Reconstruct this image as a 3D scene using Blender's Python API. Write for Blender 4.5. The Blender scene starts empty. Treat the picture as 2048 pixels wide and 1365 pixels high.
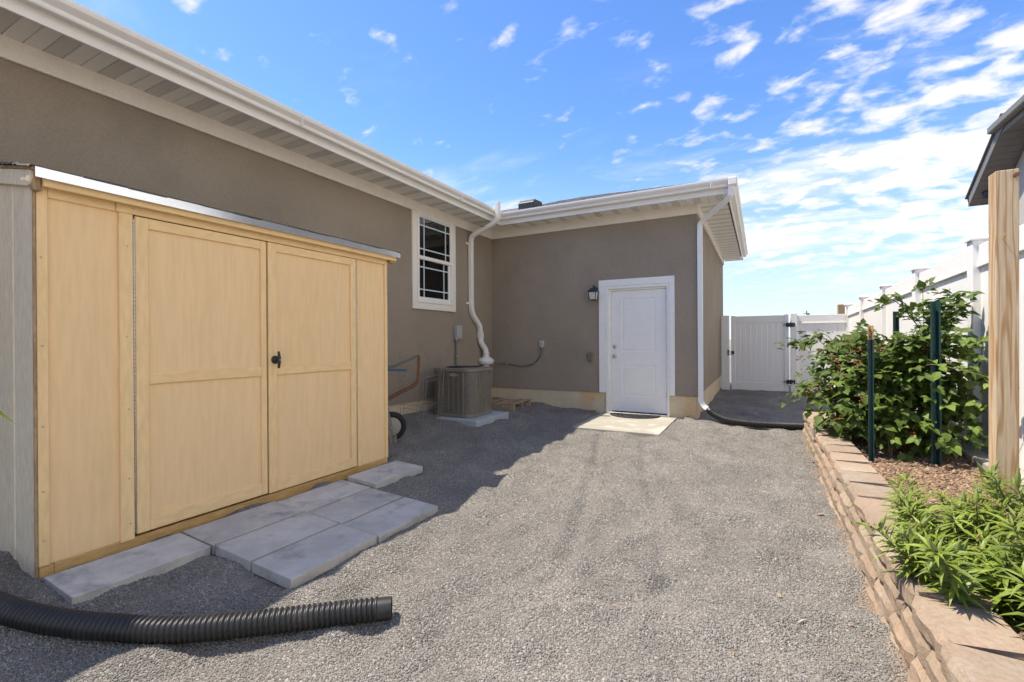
import bpy, bmesh, math, random
import numpy as np
from mathutils import Vector, Matrix, noise
random.seed(7); rng = np.random.default_rng(7)
S = bpy.context.scene
COL = S.collection
R = math.radians

# ------------------------------------------------------------------ camera, sky, sun, exposure
EYE = 1.28
yaw, pitch, roll, FPX = .490932, -.00054, -.006709, 930.05
fw = Vector((-math.sin(yaw)*math.cos(pitch), math.cos(yaw)*math.cos(pitch), math.sin(pitch)))
r0 = Vector((math.cos(yaw), math.sin(yaw), 0)); u0 = r0.cross(fw)
rt = r0*math.cos(roll)+u0*math.sin(roll); up = -r0*math.sin(roll)+u0*math.cos(roll)
cd = bpy.data.cameras.new('camera'); cam = bpy.data.objects.new('camera', cd); COL.objects.link(cam)
cam.matrix_world = Matrix(((rt.x, up.x, -fw.x, 0), (rt.y, up.y, -fw.y, 0), (rt.z, up.z, -fw.z, EYE), (0, 0, 0, 1)))
cd.sensor_width = 36; cd.lens = FPX/2048*36; cd.clip_start = .05; cd.clip_end = 3000
S.camera = cam

SUN = Vector((-.487, -.142, 1)).normalized()          # towards the sun
sd = bpy.data.lights.new('sun', 'SUN'); sun = bpy.data.objects.new('sun', sd); COL.objects.link(sun)
sun.rotation_euler = SUN.to_track_quat('Z', 'Y').to_euler()
sd.energy = 2.0; sd.angle = R(.53); sd.color = (1, .92, .79)
S.view_settings.view_transform = 'Standard'; S.view_settings.look = 'None'
S.view_settings.gamma = 1; S.view_settings.use_curve_mapping = False
S.view_settings.exposure = 1.93
S.cycles.max_bounces = 6; S.cycles.diffuse_bounces = 4; S.cycles.transparent_max_bounces = 12
S.cycles.use_denoising = True; S.cycles.use_adaptive_sampling = True; S.cycles.adaptive_threshold = .02

W = bpy.data.worlds.new('World'); S.world = W; W.use_nodes = True
def build_world():
    nt = W.node_tree; nt.nodes.clear(); N = nt.nodes.new; L = nt.links.new
    out = N('ShaderNodeOutputWorld'); bg = N('ShaderNodeBackground'); bg.inputs[1].default_value = .15
    sky = N('ShaderNodeTexSky'); sky.sky_type = 'NISHITA'; sky.sun_disc = False
    sky.sun_elevation = math.asin(SUN.z); sky.sun_rotation = math.atan2(SUN.x, SUN.y)
    sky.altitude = 1300; sky.air_density = 1.0; sky.dust_density = .6; sky.ozone_density = 1.6
    hs = N('ShaderNodeHueSaturation'); hs.inputs['Saturation'].default_value = 1.22; hs.inputs['Value'].default_value = .525; hs.inputs['Hue'].default_value = .508
    L(sky.outputs[0], hs.inputs['Color'])
    tc = N('ShaderNodeTexCoord'); sp = N('ShaderNodeSeparateXYZ'); L(tc.outputs['Generated'], sp.inputs[0])
    def M(op, a, b=None, c=None, clamp=False):
        m = N('ShaderNodeMath'); m.operation = op; m.use_clamp = clamp
        for i, v in enumerate((a, b, c)):
            if v is None: continue
            if isinstance(v, (int, float)): m.inputs[i].default_value = v
            else: L(v, m.inputs[i])
        return m.outputs[0]
    def mr(v, a, b, c=0, d=1, t='SMOOTHSTEP'):
        m = N('ShaderNodeMapRange'); m.interpolation_type = t; L(v, m.inputs[0])
        for i, q in enumerate((a, b, c, d)): m.inputs[i+1].default_value = q
        return m.outputs[0]
    z = M('MAXIMUM', sp.outputs['Z'], .0)
    zz = M('ADD', z, .30)
    cx = M('DIVIDE', sp.outputs['X'], zz); cy = M('DIVIDE', sp.outputs['Y'], zz)
    cb = N('ShaderNodeCombineXYZ'); L(cx, cb.inputs[0]); L(cy, cb.inputs[1])
    def rot(angle, sx, sy, ox=0, oy=0):
        mp = N('ShaderNodeMapping'); L(cb.outputs[0], mp.inputs[0])
        mp.inputs['Rotation'].default_value = (0, 0, angle); mp.inputs['Scale'].default_value = (sx, sy, 1)
        mp.inputs['Location'].default_value = (ox, oy, 0); return mp.outputs[0]
    def nz(vec, sc, det, rough, dist=0):
        n = N('ShaderNodeTexNoise'); L(vec, n.inputs['Vector']); n.inputs['Scale'].default_value = sc
        n.inputs['Detail'].default_value = det; n.inputs['Roughness'].default_value = rough; n.inputs['Distortion'].default_value = dist
        return n.outputs['Fac']
    puff = nz(rot(.55, 1.0, 1.45, 3.1, 1.7), 9.6, 8, .52, .2)          # altocumulus cells
    wisp = nz(rot(-.2, .55, 1.7, 7.3, 2.2), 2.6, 8, .6, .5)            # thin streaks
    big = nz(rot(0, 1, 1, 1.3, 8.4), .55, 3, .5)                       # where the fields lie
    # clouds thin westwards; the unseen east is made cloudier to fill the shade
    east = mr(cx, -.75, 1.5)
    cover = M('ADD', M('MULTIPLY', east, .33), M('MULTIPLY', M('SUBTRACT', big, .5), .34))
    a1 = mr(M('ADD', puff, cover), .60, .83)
    band = M('MULTIPLY', mr(z, .06, .20), mr(z, .42, .27))
    a2 = M('MULTIPLY', mr(M('ADD', wisp, M('MULTIPLY', band, .14)), .54, .84), M('MULTIPLY_ADD', band, .62, .18))
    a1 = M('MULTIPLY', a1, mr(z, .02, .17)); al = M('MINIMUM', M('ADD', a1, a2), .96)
    haze = M('MULTIPLY', mr(z, .39, -.02), .82)
    # cloud colour: bright tops, slightly grey bodies
    ramp = N('ShaderNodeValToRGB'); L(puff, ramp.inputs[0])
    ramp.color_ramp.elements[0].position = .40; ramp.color_ramp.elements[0].color = (2.4, 2.33, 2.22, 1)
    ramp.color_ramp.elements[1].position = .62; ramp.color_ramp.elements[1].color = (1.85, 1.83, 1.79, 1)
    mh = N('ShaderNodeMix'); mh.data_type = 'RGBA'; L(haze, mh.inputs[0]); L(hs.outputs[0], mh.inputs[6]); mh.inputs[7].default_value = (1.26, 1.43, 1.64, 1)
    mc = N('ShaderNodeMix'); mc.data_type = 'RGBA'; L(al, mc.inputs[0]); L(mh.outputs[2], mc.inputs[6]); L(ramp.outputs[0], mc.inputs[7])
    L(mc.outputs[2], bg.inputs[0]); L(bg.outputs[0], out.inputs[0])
build_world()

# ------------------------------------------------------------------ materials
MATS = {}
def mat(name, c1, c2=None, rough=.8, scale=3., detail=4, fine=0., fscale=60., bump=0., bscale=200., bdist=.002,
        metal=0., spec=.4, stretch=(1, 1, 1), objrand=0., transl=0., coat=0., tint=None, tscale=1.2, tpos=(.5, .7), bdetail=3):
    """Principled material: two colours mixed by world-space noise, a finer noise, a stain colour and a bump."""
    if name in MATS: return MATS[name]
    m = bpy.data.materials.new(name); m.use_nodes = True; nt = m.node_tree; N = nt.nodes.new; L = nt.links.new
    p = nt.nodes['Principled BSDF']; p.inputs['Roughness'].default_value = rough; p.inputs['Metallic'].default_value = metal
    p.inputs['Specular IOR Level'].default_value = spec; p.inputs['Coat Weight'].default_value = coat
    geo = N('ShaderNodeNewGeometry'); mp = N('ShaderNodeMapping'); mp.inputs['Scale'].default_value = stretch
    L(geo.outputs['Position'], mp.inputs[0]); vec = mp.outputs[0]
    def nz(sc, det, v=vec):
        n = N('ShaderNodeTexNoise'); n.inputs['Scale'].default_value = sc; n.inputs['Detail'].default_value = det
        n.inputs['Roughness'].default_value = .6; L(v, n.inputs['Vector']); return n.outputs['Fac']
    def mix(f, a, b, mode='MIX'):
        x = N('ShaderNodeMix'); x.data_type = 'RGBA'; x.blend_type = mode
        for s, v in ((0, f), (6, a), (7, b)):
            if isinstance(v, (int, float)): x.inputs[s].default_value = v
            elif isinstance(v, tuple): x.inputs[s].default_value = (*v, 1)
            else: L(v, x.inputs[s])
        return x.outputs[2]
    def rng_(v, a, b, c=0., d=1.):
        r = N('ShaderNodeMapRange'); L(v, r.inputs[0]); r.interpolation_type = 'SMOOTHSTEP'
        for i, q in enumerate((a, b, c, d)): r.inputs[i+1].default_value = q
        return r.outputs[0]
    col = mix(rng_(nz(scale, detail), .3, .7), c1, c2 or c1)
    if tint: col = mix(rng_(nz(tscale, 5, geo.outputs['Position']), tpos[0], tpos[1]), col, tint)
    def bright(src, amt, lo, hi):
        nonlocal col
        h = N('ShaderNodeHueSaturation'); L(col, h.inputs['Color']); L(rng_(src, lo, hi, 1-amt, 1+amt), h.inputs['Value']); col = h.outputs[0]
    if fine: bright(nz(fscale, 3), fine, .3, .7)
    if objrand:
        oi = N('ShaderNodeObjectInfo'); bright(oi.outputs['Random'], objrand, 0, 1)
    L(col, p.inputs['Base Color'])
    if bump:
        b = N('ShaderNodeBump'); b.inputs['Strength'].default_value = bump; b.inputs['Distance'].default_value = bdist
        L(nz(bscale, bdetail), b.inputs['Height']); L(b.outputs[0], p.inputs['Normal'])
    if transl:
        t = N('ShaderNodeBsdfTranslucent'); L(col, t.inputs[0]); ms = N('ShaderNodeMixShader'); ms.inputs[0].default_value = transl
        L(p.outputs[0], ms.inputs[1]); L(t.outputs[0], ms.inputs[2]); L(ms.outputs[0], nt.nodes['Material Output'].inputs[0])
    MATS[name] = m; return m

STUCCO = mat('stucco', (.295, .242, .182), (.33, .272, .205), rough=.95, scale=1.1, fine=.10, fscale=90, bump=.7, bscale=150, bdist=.005, tint=(.265, .22, .168), tscale=1.3, tpos=(.45, .8))
FOUND = mat('foundation_concrete', (.66, .54, .36), (.58, .48, .33), rough=.9, scale=2.2, fine=.06, fscale=40, bump=.3, bscale=120, tint=(.62, .40, .19), tscale=1.6, tpos=(.5, .75))
WHITE = mat('white_metal', (.84, .82, .77), (.81, .79, .745), rough=.38, scale=2, fine=.02, fscale=8)
TRIM = mat('cream_trim', (.82, .77, .67), (.78, .73, .635), rough=.7, scale=4, fine=.05, fscale=60, bump=.35, bscale=150, bdist=.003)
SOFFIT = mat('soffit_white', (.82, .80, .75), (.79, .77, .72), rough=.5, scale=3)
DOORW = mat('white_paint', (.84, .81, .76), (.81, .785, .735), rough=.42, scale=2, fine=.02, fscale=12)
SHEDP = mat('shed_tan_paint', (.875, .615, .33), (.855, .60, .32), rough=.68, scale=2.2, stretch=(1, 1, .10), fine=.035, fscale=42, bump=.32, bscale=46, bdist=.004, bdetail=6, tint=(.81, .57, .285), tscale=1.4, tpos=(.5, .8))
SHEDT = mat('shed_trim_paint', (.88, .625, .32), (.85, .60, .30), rough=.65, scale=5, fine=.06, fscale=34, bump=.55, bscale=60, bdist=.003, stretch=(1, .35, 1))
SHEDV = mat('shed_upright_paint', (.88, .625, .32), (.85, .60, .30), rough=.65, scale=5, fine=.06, fscale=34, bump=.55, bscale=60, bdist=.003, stretch=(1, 1, .25))
SHEDG = mat('shed_grey_paint', (.82, .715, .53), (.76, .66, .49), rough=.8, scale=4, stretch=(1, 1, .3), fine=.08, fscale=40, bump=.8, bscale=70, bdist=.004, tint=(.62, .60, .55), tscale=7, tpos=(.66, .74))
RAWWOOD = mat('raw_wood', (.42, .29, .16), (.34, .22, .12), rough=.85, scale=6, stretch=(3, 3, .6), fine=.2, fscale=40, bump=.5, bscale=60)
SKID = mat('skid_wood', (.50, .29, .10), (.60, .38, .15), rough=.8, scale=5, stretch=(3, .5, 3), fine=.12, fscale=30, bump=.5, bscale=60)
SHINGLE = mat('shingle', (.085, .080, .075), (.13, .12, .115), rough=.95, scale=9, fine=.35, fscale=220, bump=.6, bscale=300, objrand=.15)
DRIP = mat('drip_edge_metal', (.93, .93, .92), (.90, .90, .90), rough=.16, metal=1., scale=3, fine=.03, fscale=25)
PAVER = mat('paver_concrete', (.43, .41, .365), (.56, .53, .47), rough=.9, scale=5.5, detail=6, fine=.10, fscale=160, bump=.35, bscale=420, bdist=.0015, objrand=.07, tint=(.30, .29, .275), tscale=5, tpos=(.5, .72))
SLAB = mat('slab_concrete', (.355, .325, .265), (.33, .305, .25), rough=.9, scale=2.4, fine=.05, fscale=130, bump=.25, bscale=250, tint=(.54, .48, .39), tscale=3)
PADM = mat('pad_concrete', (.46, .475, .48), (.40, .415, .425), rough=.9, scale=4, fine=.06, fscale=120, bump=.25, bscale=250)
BLACKP = mat('black_pipe_plastic', (.017, .0165, .016), (.023, .022, .021), rough=.42, scale=5, fine=.15, fscale=50, spec=.45, tint=(.045, .041, .037), tscale=5, tpos=(.5, .8))
RUBBER = mat('black_rubber', (.022, .022, .022), (.032, .031, .03), rough=.8, scale=20, bump=.4, bscale=120)
BLACKM = mat('black_metal', (.018, .019, .020), (.025, .025, .026), rough=.45, scale=10, spec=.5)
STEEL = mat('steel', (.55, .53, .50), (.48, .46, .44), rough=.32, metal=.9, scale=8)
WIRE = mat('galvanised_wire', (.42, .40, .37), (.20, .17, .14), rough=.5, metal=.2, scale=20)
GREYBOX = mat('grey_box_paint', (.40, .42, .41), (.37, .385, .38), rough=.5, scale=6)
CONDUIT = mat('grey_conduit', (.17, .175, .175), (.14, .145, .145), rough=.55, scale=10)
PVC = mat('white_pvc', (.82, .80, .76), (.79, .77, .73), rough=.35, scale=3)
ACM = mat('ac_taupe_metal', (.25, .222, .178), (.22, .195, .155), rough=.5, scale=6, metal=.1)
ACD = mat('ac_core_dark', (.05, .044, .036), (.06, .052, .043), rough=.8)
PALLET = mat('pallet_wood', (.44, .32, .20), (.34, .24, .15), rough=.9, scale=6, stretch=(1, .4, 1), fine=.15, fscale=50, bump=.4, bscale=80, objrand=.15)
RUST = mat('rusty_steel', (.22, .105, .06), (.15, .075, .045), rough=.75, scale=14, metal=.2, fine=.25, fscale=60)
GREYWOOD = mat('weathered_wood', (.33, .29, .25), (.25, .22, .185), rough=.9, scale=10, stretch=(2, 2, .4), fine=.15, fscale=60)
BLUEP = mat('blue_tray_paint', (.07, .13, .22), (.06, .11, .19), rough=.5, scale=6)
VINYL = mat('white_vinyl', (.82, .795, .745), (.80, .775, .73), rough=.42, scale=1.5, fine=.015, fscale=12)
CAPB = mat('retaining_block', (.33, .235, .163), (.29, .22, .155), rough=.95, scale=3.4, detail=6, fine=.10, fscale=55, bump=.7, bscale=110, bdist=.006, objrand=.10, tint=(.335, .275, .205), tscale=4.5, tpos=(.48, .72))
SOIL = mat('bed_soil', (.19, .125, .085), (.25, .17, .115), rough=1, scale=9, fine=.3, fscale=70, bump=.9, bscale=60, bdist=.02)
CHIP = mat('mulch_chip', (.205, .125, .075), (.34, .235, .15), rough=.95, scale=60, objrand=.35)
TGREEN = mat('post_green_paint', (.010, .050, .045), (.014, .062, .055), rough=.45, scale=8, fine=.15, fscale=40)
GOLD = mat('post_gold_tape', (.50, .33, .13), (.42, .27, .10), rough=.5, scale=20)
LEAFB = mat('bramble_leaf', (.105, .165, .028), (.16, .225, .042), rough=.55, scale=11, fine=.2, fscale=60, transl=.28, objrand=.28, spec=.25, tint=(.22, .26, .06), tscale=5, tpos=(.58, .75))
LEAFM = mat('milkweed_leaf', (.15, .205, .026), (.225, .285, .040), rough=.45, scale=9, fine=.15, fscale=50, transl=.30, objrand=.22, spec=.4, tint=(.30, .35, .065), tscale=4, tpos=(.55, .75))
POD = mat('milkweed_pod', (.26, .32, .085), (.32, .37, .12), rough=.55, scale=14, transl=.2)
CANE = mat('bramble_cane', (.14, .105, .05), (.11, .13, .045), rough=.7, scale=12)
STEMM = mat('milkweed_stem', (.15, .19, .05), (.17, .15, .06), rough=.6, scale=12)
BERRY = mat('red_berry', (.34, .012, .016), (.16, .008, .012), rough=.3, scale=40, spec=.6)
BLOSSOM = mat('faded_blossom', (.50, .40, .18), (.42, .30, .13), rough=.9, scale=40, transl=.2)
ORANGE = mat('orange_blossom', (.75, .22, .02), (.70, .30, .03), rough=.8, scale=40, transl=.2)
NWALL = mat('neighbour_stucco', (.44, .41, .36), (.40, .375, .33), rough=.95, scale=2, bump=.4, bscale=100)
NTRIM = mat('neighbour_grey_trim', (.19, .18, .165), (.17, .16, .15), rough=.6, scale=3)
DRY = mat('dry_leaf', (.45, .29, .16), (.38, .27, .17), rough=.9, scale=50, transl=.15)
ROOMW = mat('room_wall', (.30, .28, .25), (.28, .26, .23), rough=.9)
CURTAIN = mat('curtain_cloth', (.35, .38, .37), (.30, .33, .32), rough=.9, scale=6)
REDI = mat('badge_red', (.45, .01, .02), rough=.4)
SILVER = mat('badge_silver', (.62, .62, .62), rough=.3, metal=.4)
MUNTIN = mat('muntin_white', (.62, .70, .70), rough=.4)
TEALW = mat('lamp_glass', (.60, .62, .58), (.52, .55, .50), rough=.15, scale=30, spec=.6)

def vent_material():
    m = SOFFIT.copy(); m.name = 'soffit_vented'; nt = m.node_tree; N = nt.nodes.new; L = nt.links.new
    p = nt.nodes['Principled BSDF']; geo = N('ShaderNodeNewGeometry'); tc = N('ShaderNodeTexCoord')
    mp = N('ShaderNodeMapping'); L(tc.outputs['Object'], mp.inputs[0]); mp.inputs['Rotation'].default_value = (0, 0, .785)
    wv = N('ShaderNodeTexVoronoi'); wv.inputs['Scale'].default_value = 115; wv.inputs['Randomness'].default_value = 0
    L(mp.outputs[0], wv.inputs['Vector'])
    cr = N('ShaderNodeMapRange'); L(wv.outputs['Distance'], cr.inputs[0]); cr.inputs[1].default_value = .30; cr.inputs[2].default_value = .42
    mx = N('ShaderNodeMix'); mx.data_type = 'RGBA'; L(cr.outputs[0], mx.inputs[0]); mx.inputs[6].default_value = (.34, .33, .31, 1)
    src = p.inputs['Base Color'].links[0].from_socket; L(src, mx.inputs[7]); L(mx.outputs[2], p.inputs['Base Color'])
    return m
VENT = vent_material()

def post_wood():
    m = bpy.data.materials.new('pine_post_wood'); m.use_nodes = True; nt = m.node_tree; N = nt.nodes.new; L = nt.links.new
    p = nt.nodes['Principled BSDF']; p.inputs['Roughness'].default_value = .75
    tc = N('ShaderNodeTexCoord'); mp = N('ShaderNodeMapping'); mp.inputs['Scale'].default_value = (9, 9, .38); L(tc.outputs['Object'], mp.inputs[0])
    mp.inputs['Location'].default_value = (.37, .21, 0)
    ns = N('ShaderNodeTexNoise'); ns.inputs['Scale'].default_value = 1.3; ns.inputs['Detail'].default_value = 2; L(mp.outputs[0], ns.inputs['Vector'])
    ml = N('ShaderNodeMath'); ml.operation = 'MULTIPLY'; L(ns.outputs['Fac'], ml.inputs[0]); ml.inputs[1].default_value = 78
    sn = N('ShaderNodeMath'); sn.operation = 'SINE'; L(ml.outputs[0], sn.inputs[0])
    mr = N('ShaderNodeMapRange'); L(sn.outputs[0], mr.inputs[0]); mr.inputs[1].default_value = .1; mr.inputs[2].default_value = 1
    mx = N('ShaderNodeMix'); mx.data_type = 'RGBA'; L(mr.outputs[0], mx.inputs[0]); mx.inputs[6].default_value = (.56, .42, .26, 1); mx.inputs[7].default_value = (.40, .235, .10, 1)
    f = N('ShaderNodeTexNoise'); f.inputs['Scale'].default_value = 8; f.inputs['Detail'].default_value = 6; mp2 = N('ShaderNodeMapping'); mp2.inputs['Scale'].default_value = (14, 14, .8)
    L(tc.outputs['Object'], mp2.inputs[0]); L(mp2.outputs[0], f.inputs['Vector'])
    hs = N('ShaderNodeHueSaturation'); L(mx.outputs[2], hs.inputs['Color']); r2 = N('ShaderNodeMapRange'); L(f.outputs['Fac'], r2.inputs[0])
    r2.inputs[1].default_value = .3; r2.inputs[2].default_value = .7; r2.inputs[3].default_value = .85; r2.inputs[4].default_value = 1.12; L(r2.outputs[0], hs.inputs['Value'])
    L(hs.outputs[0], p.inputs['Base Color'])
    b = N('ShaderNodeBump'); b.inputs['Strength'].default_value = .4; b.inputs['Distance'].default_value = .002; L(f.outputs['Fac'], b.inputs['Height']); L(b.outputs[0], p.inputs['Normal'])
    return m
POSTW = post_wood()

def glass_material():
    m = bpy.data.materials.new('window_glass'); m.use_nodes = True; nt = m.node_tree; N = nt.nodes.new; L = nt.links.new
    nt.nodes.remove(nt.nodes['Principled BSDF'])
    t = N('ShaderNodeBsdfTransparent'); t.inputs[0].default_value = (.55, .58, .57, 1); g = N('ShaderNodeBsdfGlossy'); g.inputs['Roughness'].default_value = .01
    f = N('ShaderNodeFresnel'); f.inputs[0].default_value = 1.7; x = N('ShaderNodeMixShader')
    L(f.outputs[0], x.inputs[0]); L(t.outputs[0], x.inputs[1]); L(g.outputs[0], x.inputs[2]); L(x.outputs[0], nt.nodes['Material Output'].inputs[0])
    return m
GLASS = glass_material()

def gravel_material(name, stones):
    m = bpy.data.materials.new(name); m.use_nodes = True; nt = m.node_tree; N = nt.nodes.new; L = nt.links.new
    p = nt.nodes['Principled BSDF']; p.inputs['Roughness'].default_value = .93; p.inputs['Specular IOR Level'].default_value = .25
    geo = N('ShaderNodeNewGeometry')
    def nz(sc, det=3):
        n = N('ShaderNodeTexNoise'); n.inputs['Scale'].default_value = sc; n.inputs['Detail'].default_value = det; L(geo.outputs['Position'], n.inputs['Vector']); return n.outputs['Fac']
    def ramp(v, pts):
        r = N('ShaderNodeValToRGB'); L(v, r.inputs[0]); e = r.color_ramp.elements
        while len(e) < len(pts): e.new(.5)
        for k, (q, c) in enumerate(pts): e[k].position = q; e[k].color = (*c, 1)
        return r.outputs[0]
    PAL = [(.0, (.165, .151, .130)), (.2, (.205, .187, .162)), (.55, (.245, .223, .193)), (.88, (.285, .263, .230)), (1., (.41, .387, .345))]
    if stones:
        oi = N('ShaderNodeObjectInfo'); col = ramp(oi.outputs['Random'], PAL)
    else:
        v = N('ShaderNodeTexVoronoi'); v.inputs['Scale'].default_value = 95; L(geo.outputs['Position'], v.inputs['Vector'])
        sx = N('ShaderNodeSeparateColor'); L(v.outputs['Color'], sx.inputs[0]); col = ramp(sx.outputs[0], PAL)
        b = N('ShaderNodeBump'); b.inputs['Strength'].default_value = 1.; b.inputs['Distance'].default_value = .012; b.invert = True
        L(v.outputs['Distance'], b.inputs['Height']); L(b.outputs[0], p.inputs['Normal'])
    # dust washed out of the wall along its foot and faint large patches
    sp = N('ShaderNodeSeparateXYZ'); L(geo.outputs['Position'], sp.inputs[0])
    ad = N('ShaderNodeMath'); ad.operation = 'MULTIPLY_ADD'; L(nz(5, 5), ad.inputs[0]); ad.inputs[1].default_value = .42; L(sp.outputs['X'], ad.inputs[2])
    mr = N('ShaderNodeMapRange'); L(ad.outputs[0], mr.inputs[0]); mr.inputs[1].default_value = .66; mr.inputs[2].default_value = .76; mr.inputs[4].default_value = .8
    yr = N('ShaderNodeMapRange'); L(sp.outputs['Y'], yr.inputs[0]); yr.inputs[1].default_value = 7.6; yr.inputs[2].default_value = 7.2
    mm = N('ShaderNodeMath'); mm.operation = 'MULTIPLY'; L(mr.outputs[0], mm.inputs[0]); L(yr.outputs[0], mm.inputs[1])
    mx = N('ShaderNodeMix'); mx.data_type = 'RGBA'; L(mm.outputs[0], mx.inputs[0]); L(col, mx.inputs[6]); mx.inputs[7].default_value = (.34, .25, .175, 1)
    hs = N('ShaderNodeHueSaturation'); L(mx.outputs[2], hs.inputs['Color']); r2 = N('ShaderNodeMapRange'); L(nz(1.7, 5), r2.inputs[0])
    r2.inputs[1].default_value = .3; r2.inputs[2].default_value = .7; r2.inputs[3].default_value = .86; r2.inputs[4].default_value = 1.12; L(r2.outputs[0], hs.inputs['Value'])
    L(hs.outputs[0], p.inputs['Base Color']); return m
GRAVEL = gravel_material('gravel_ground', False); STONE = gravel_material('gravel_stone', True)

# ------------------------------------------------------------------ mesh helpers
class MB:
    """Collects shapes for ONE mesh."""
    def __init__(s): s.v = []; s.f = []; s.sm = []
    def add(s, vs, fs, smooth=False):
        o = len(s.v); s.v += [tuple(x) for x in vs]; s.f += [tuple(i+o for i in f) for f in fs]; s.sm += [smooth]*len(fs); return s
    def box(s, x0, x1, y0, y1, z0, z1):
        return s.add([(x0, y0, z0), (x1, y0, z0), (x1, y1, z0), (x0, y1, z0), (x0, y0, z1), (x1, y0, z1), (x1, y1, z1), (x0, y1, z1)],
                     [(0, 3, 2, 1), (4, 5, 6, 7), (0, 1, 5, 4), (1, 2, 6, 5), (2, 3, 7, 6), (3, 0, 4, 7)])
    def prism(s, poly, axis, a, b):
        """poly: 2-D outline (counter-clockwise) swept along an axis; 'x':(y,z) 'y':(x,z) 'z':(x,y)."""
        n = len(poly)
        put = {'x': lambda p, t: (t, p[0], p[1]), 'y': lambda p, t: (p[0], t, p[1]), 'z': lambda p, t: (p[0], p[1], t)}[axis]
        vs = [put(p, a) for p in poly]+[put(p, b) for p in poly]
        fs = [(i, (i+1) % n, n+(i+1) % n, n+i) for i in range(n)]+[tuple(range(n-1, -1, -1)), tuple(range(n, 2*n))]
        return s.add(vs, fs)
    def sweep(s, pts, prof, upv=(0, 0, 1), caps=True, smooth=True, radii=None):
        """a closed 2-D profile carried along a polyline"""
        P = [Vector(p) for p in pts]; n = len(prof); vs = []
        nrm = Vector(upv)
        for i, p in enumerate(P):
            t = (P[min(i+1, len(P)-1)]-P[max(i-1, 0)]).normalized()
            nrm = (nrm-t*nrm.dot(t)); nrm = nrm.normalized() if nrm.length > 1e-5 else t.orthogonal().normalized()
            b = t.cross(nrm); k = radii[i] if radii else 1
            for a, c in prof: vs.append(p+(b*a+nrm*c)*k)
        fs = []
        for i in range(len(P)-1):
            for j in range(n):
                fs.append((i*n+j, i*n+(j+1) % n, (i+1)*n+(j+1) % n, (i+1)*n+j))
        s.add(vs, fs, smooth)
        if caps: s.add([vs[j] for j in range(n)], [tuple(range(n-1, -1, -1))]); s.add([vs[-n+j] for j in range(n)], [tuple(range(n))])
        return s
    def tube(s, pts, r, n=8, radii=None, caps=True):
        return s.sweep(pts, [(r*math.cos(2*math.pi*k/n), r*math.sin(2*math.pi*k/n)) for k in range(n)], upv=(.03, .02, 1), radii=radii, caps=caps)
    def lathe(s, prof, c, axis='z', n=24, smooth=True, caps=True):
        """prof: list of (radius, height along axis)"""
        vs = []
        for r, h in prof:
            for k in range(n):
                a = 2*math.pi*k/n; x, y = r*math.cos(a), r*math.sin(a)
                vs.append({'z': (c[0]+x, c[1]+y, c[2]+h), 'x': (c[0]+h, c[1]+x, c[2]+y), 'y': (c[0]+y, c[1]+h, c[2]+x)}[axis])
        fs = [(i*n+k, i*n+(k+1) % n, (i+1)*n+(k+1) % n, (i+1)*n+k) for i in range(len(prof)-1) for k in range(n)]
        s.add(vs, fs, smooth)
        if not caps: return s
        m = len(prof)-1
        s.add([vs[k] for k in range(n)], [tuple(range(n-1, -1, -1))]); s.add([vs[m*n+k] for k in range(n)], [tuple(range(n))]); return s
    def mesh(s, name, material):
        me = bpy.data.meshes.new(name); me.from_pydata(s.v, [], s.f); me.materials.append(material)
        me.polygons.foreach_set('use_smooth', s.sm); me.update(); return me
    def build(s, name, material, parent=None, bevel=0., seg=1):
        return link(name, s.mesh(name, material), parent, bevel, seg)
def link(name, me, parent=None, bevel=0., seg=1, loc=None, mw=None):
    o = bpy.data.objects.new(name, me); COL.objects.link(o)
    if parent:
        o.parent = parent; o.matrix_parent_inverse = pinv(parent)
    if loc is not None: o.location = loc
    if mw is not None: o.matrix_basis = mw
    if bevel:
        b = o.modifiers.new('edge', 'BEVEL'); b.width = bevel; b.segments = seg; b.limit_method = 'ANGLE'; b.angle_limit = R(40)
    return o
def wmat(o):
    m = o.matrix_basis.copy()
    return (wmat(o.parent) @ o.matrix_parent_inverse @ m) if o.parent else m
def pinv(p): return wmat(p).inverted()
def tag(o, label=None, cat=None, group=None, kind=None):
    for k, v in (('label', label), ('category', cat), ('group', group), ('kind', kind)):
        if v: o[k] = v
    return o
def thing(name, label, cat, loc=(0, 0, 0), group=None):
    o = bpy.data.objects.new(name, None); COL.objects.link(o); o.location = loc; o.empty_display_size = .1
    return tag(o, label, cat, group)
def B(name, m, parent, *bx, bevel=.002, seg=1):
    mb = MB()
    for b in bx: mb.box(*b)
    return mb.build(name, m, parent, bevel, seg)
def arc(P, n=8):
    """Catmull-Rom through points"""
    P = [Vector(p) for p in P]; out = []
    for i in range(len(P)-1):
        a, b, c, d = P[max(i-1, 0)], P[i], P[i+1], P[min(i+2, len(P)-1)]
        for k in range(n):
            t = k/n; out.append(.5*((2*b)+(c-a)*t+(2*a-5*b+4*c-d)*t*t+(3*b-a-3*c+d)*t**3))
    out.append(P[-1]); return out
def ss(a, b, x):
    t = np.clip((x-a)/(b-a), 0, 1); return t*t*(3-2*t)

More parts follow.
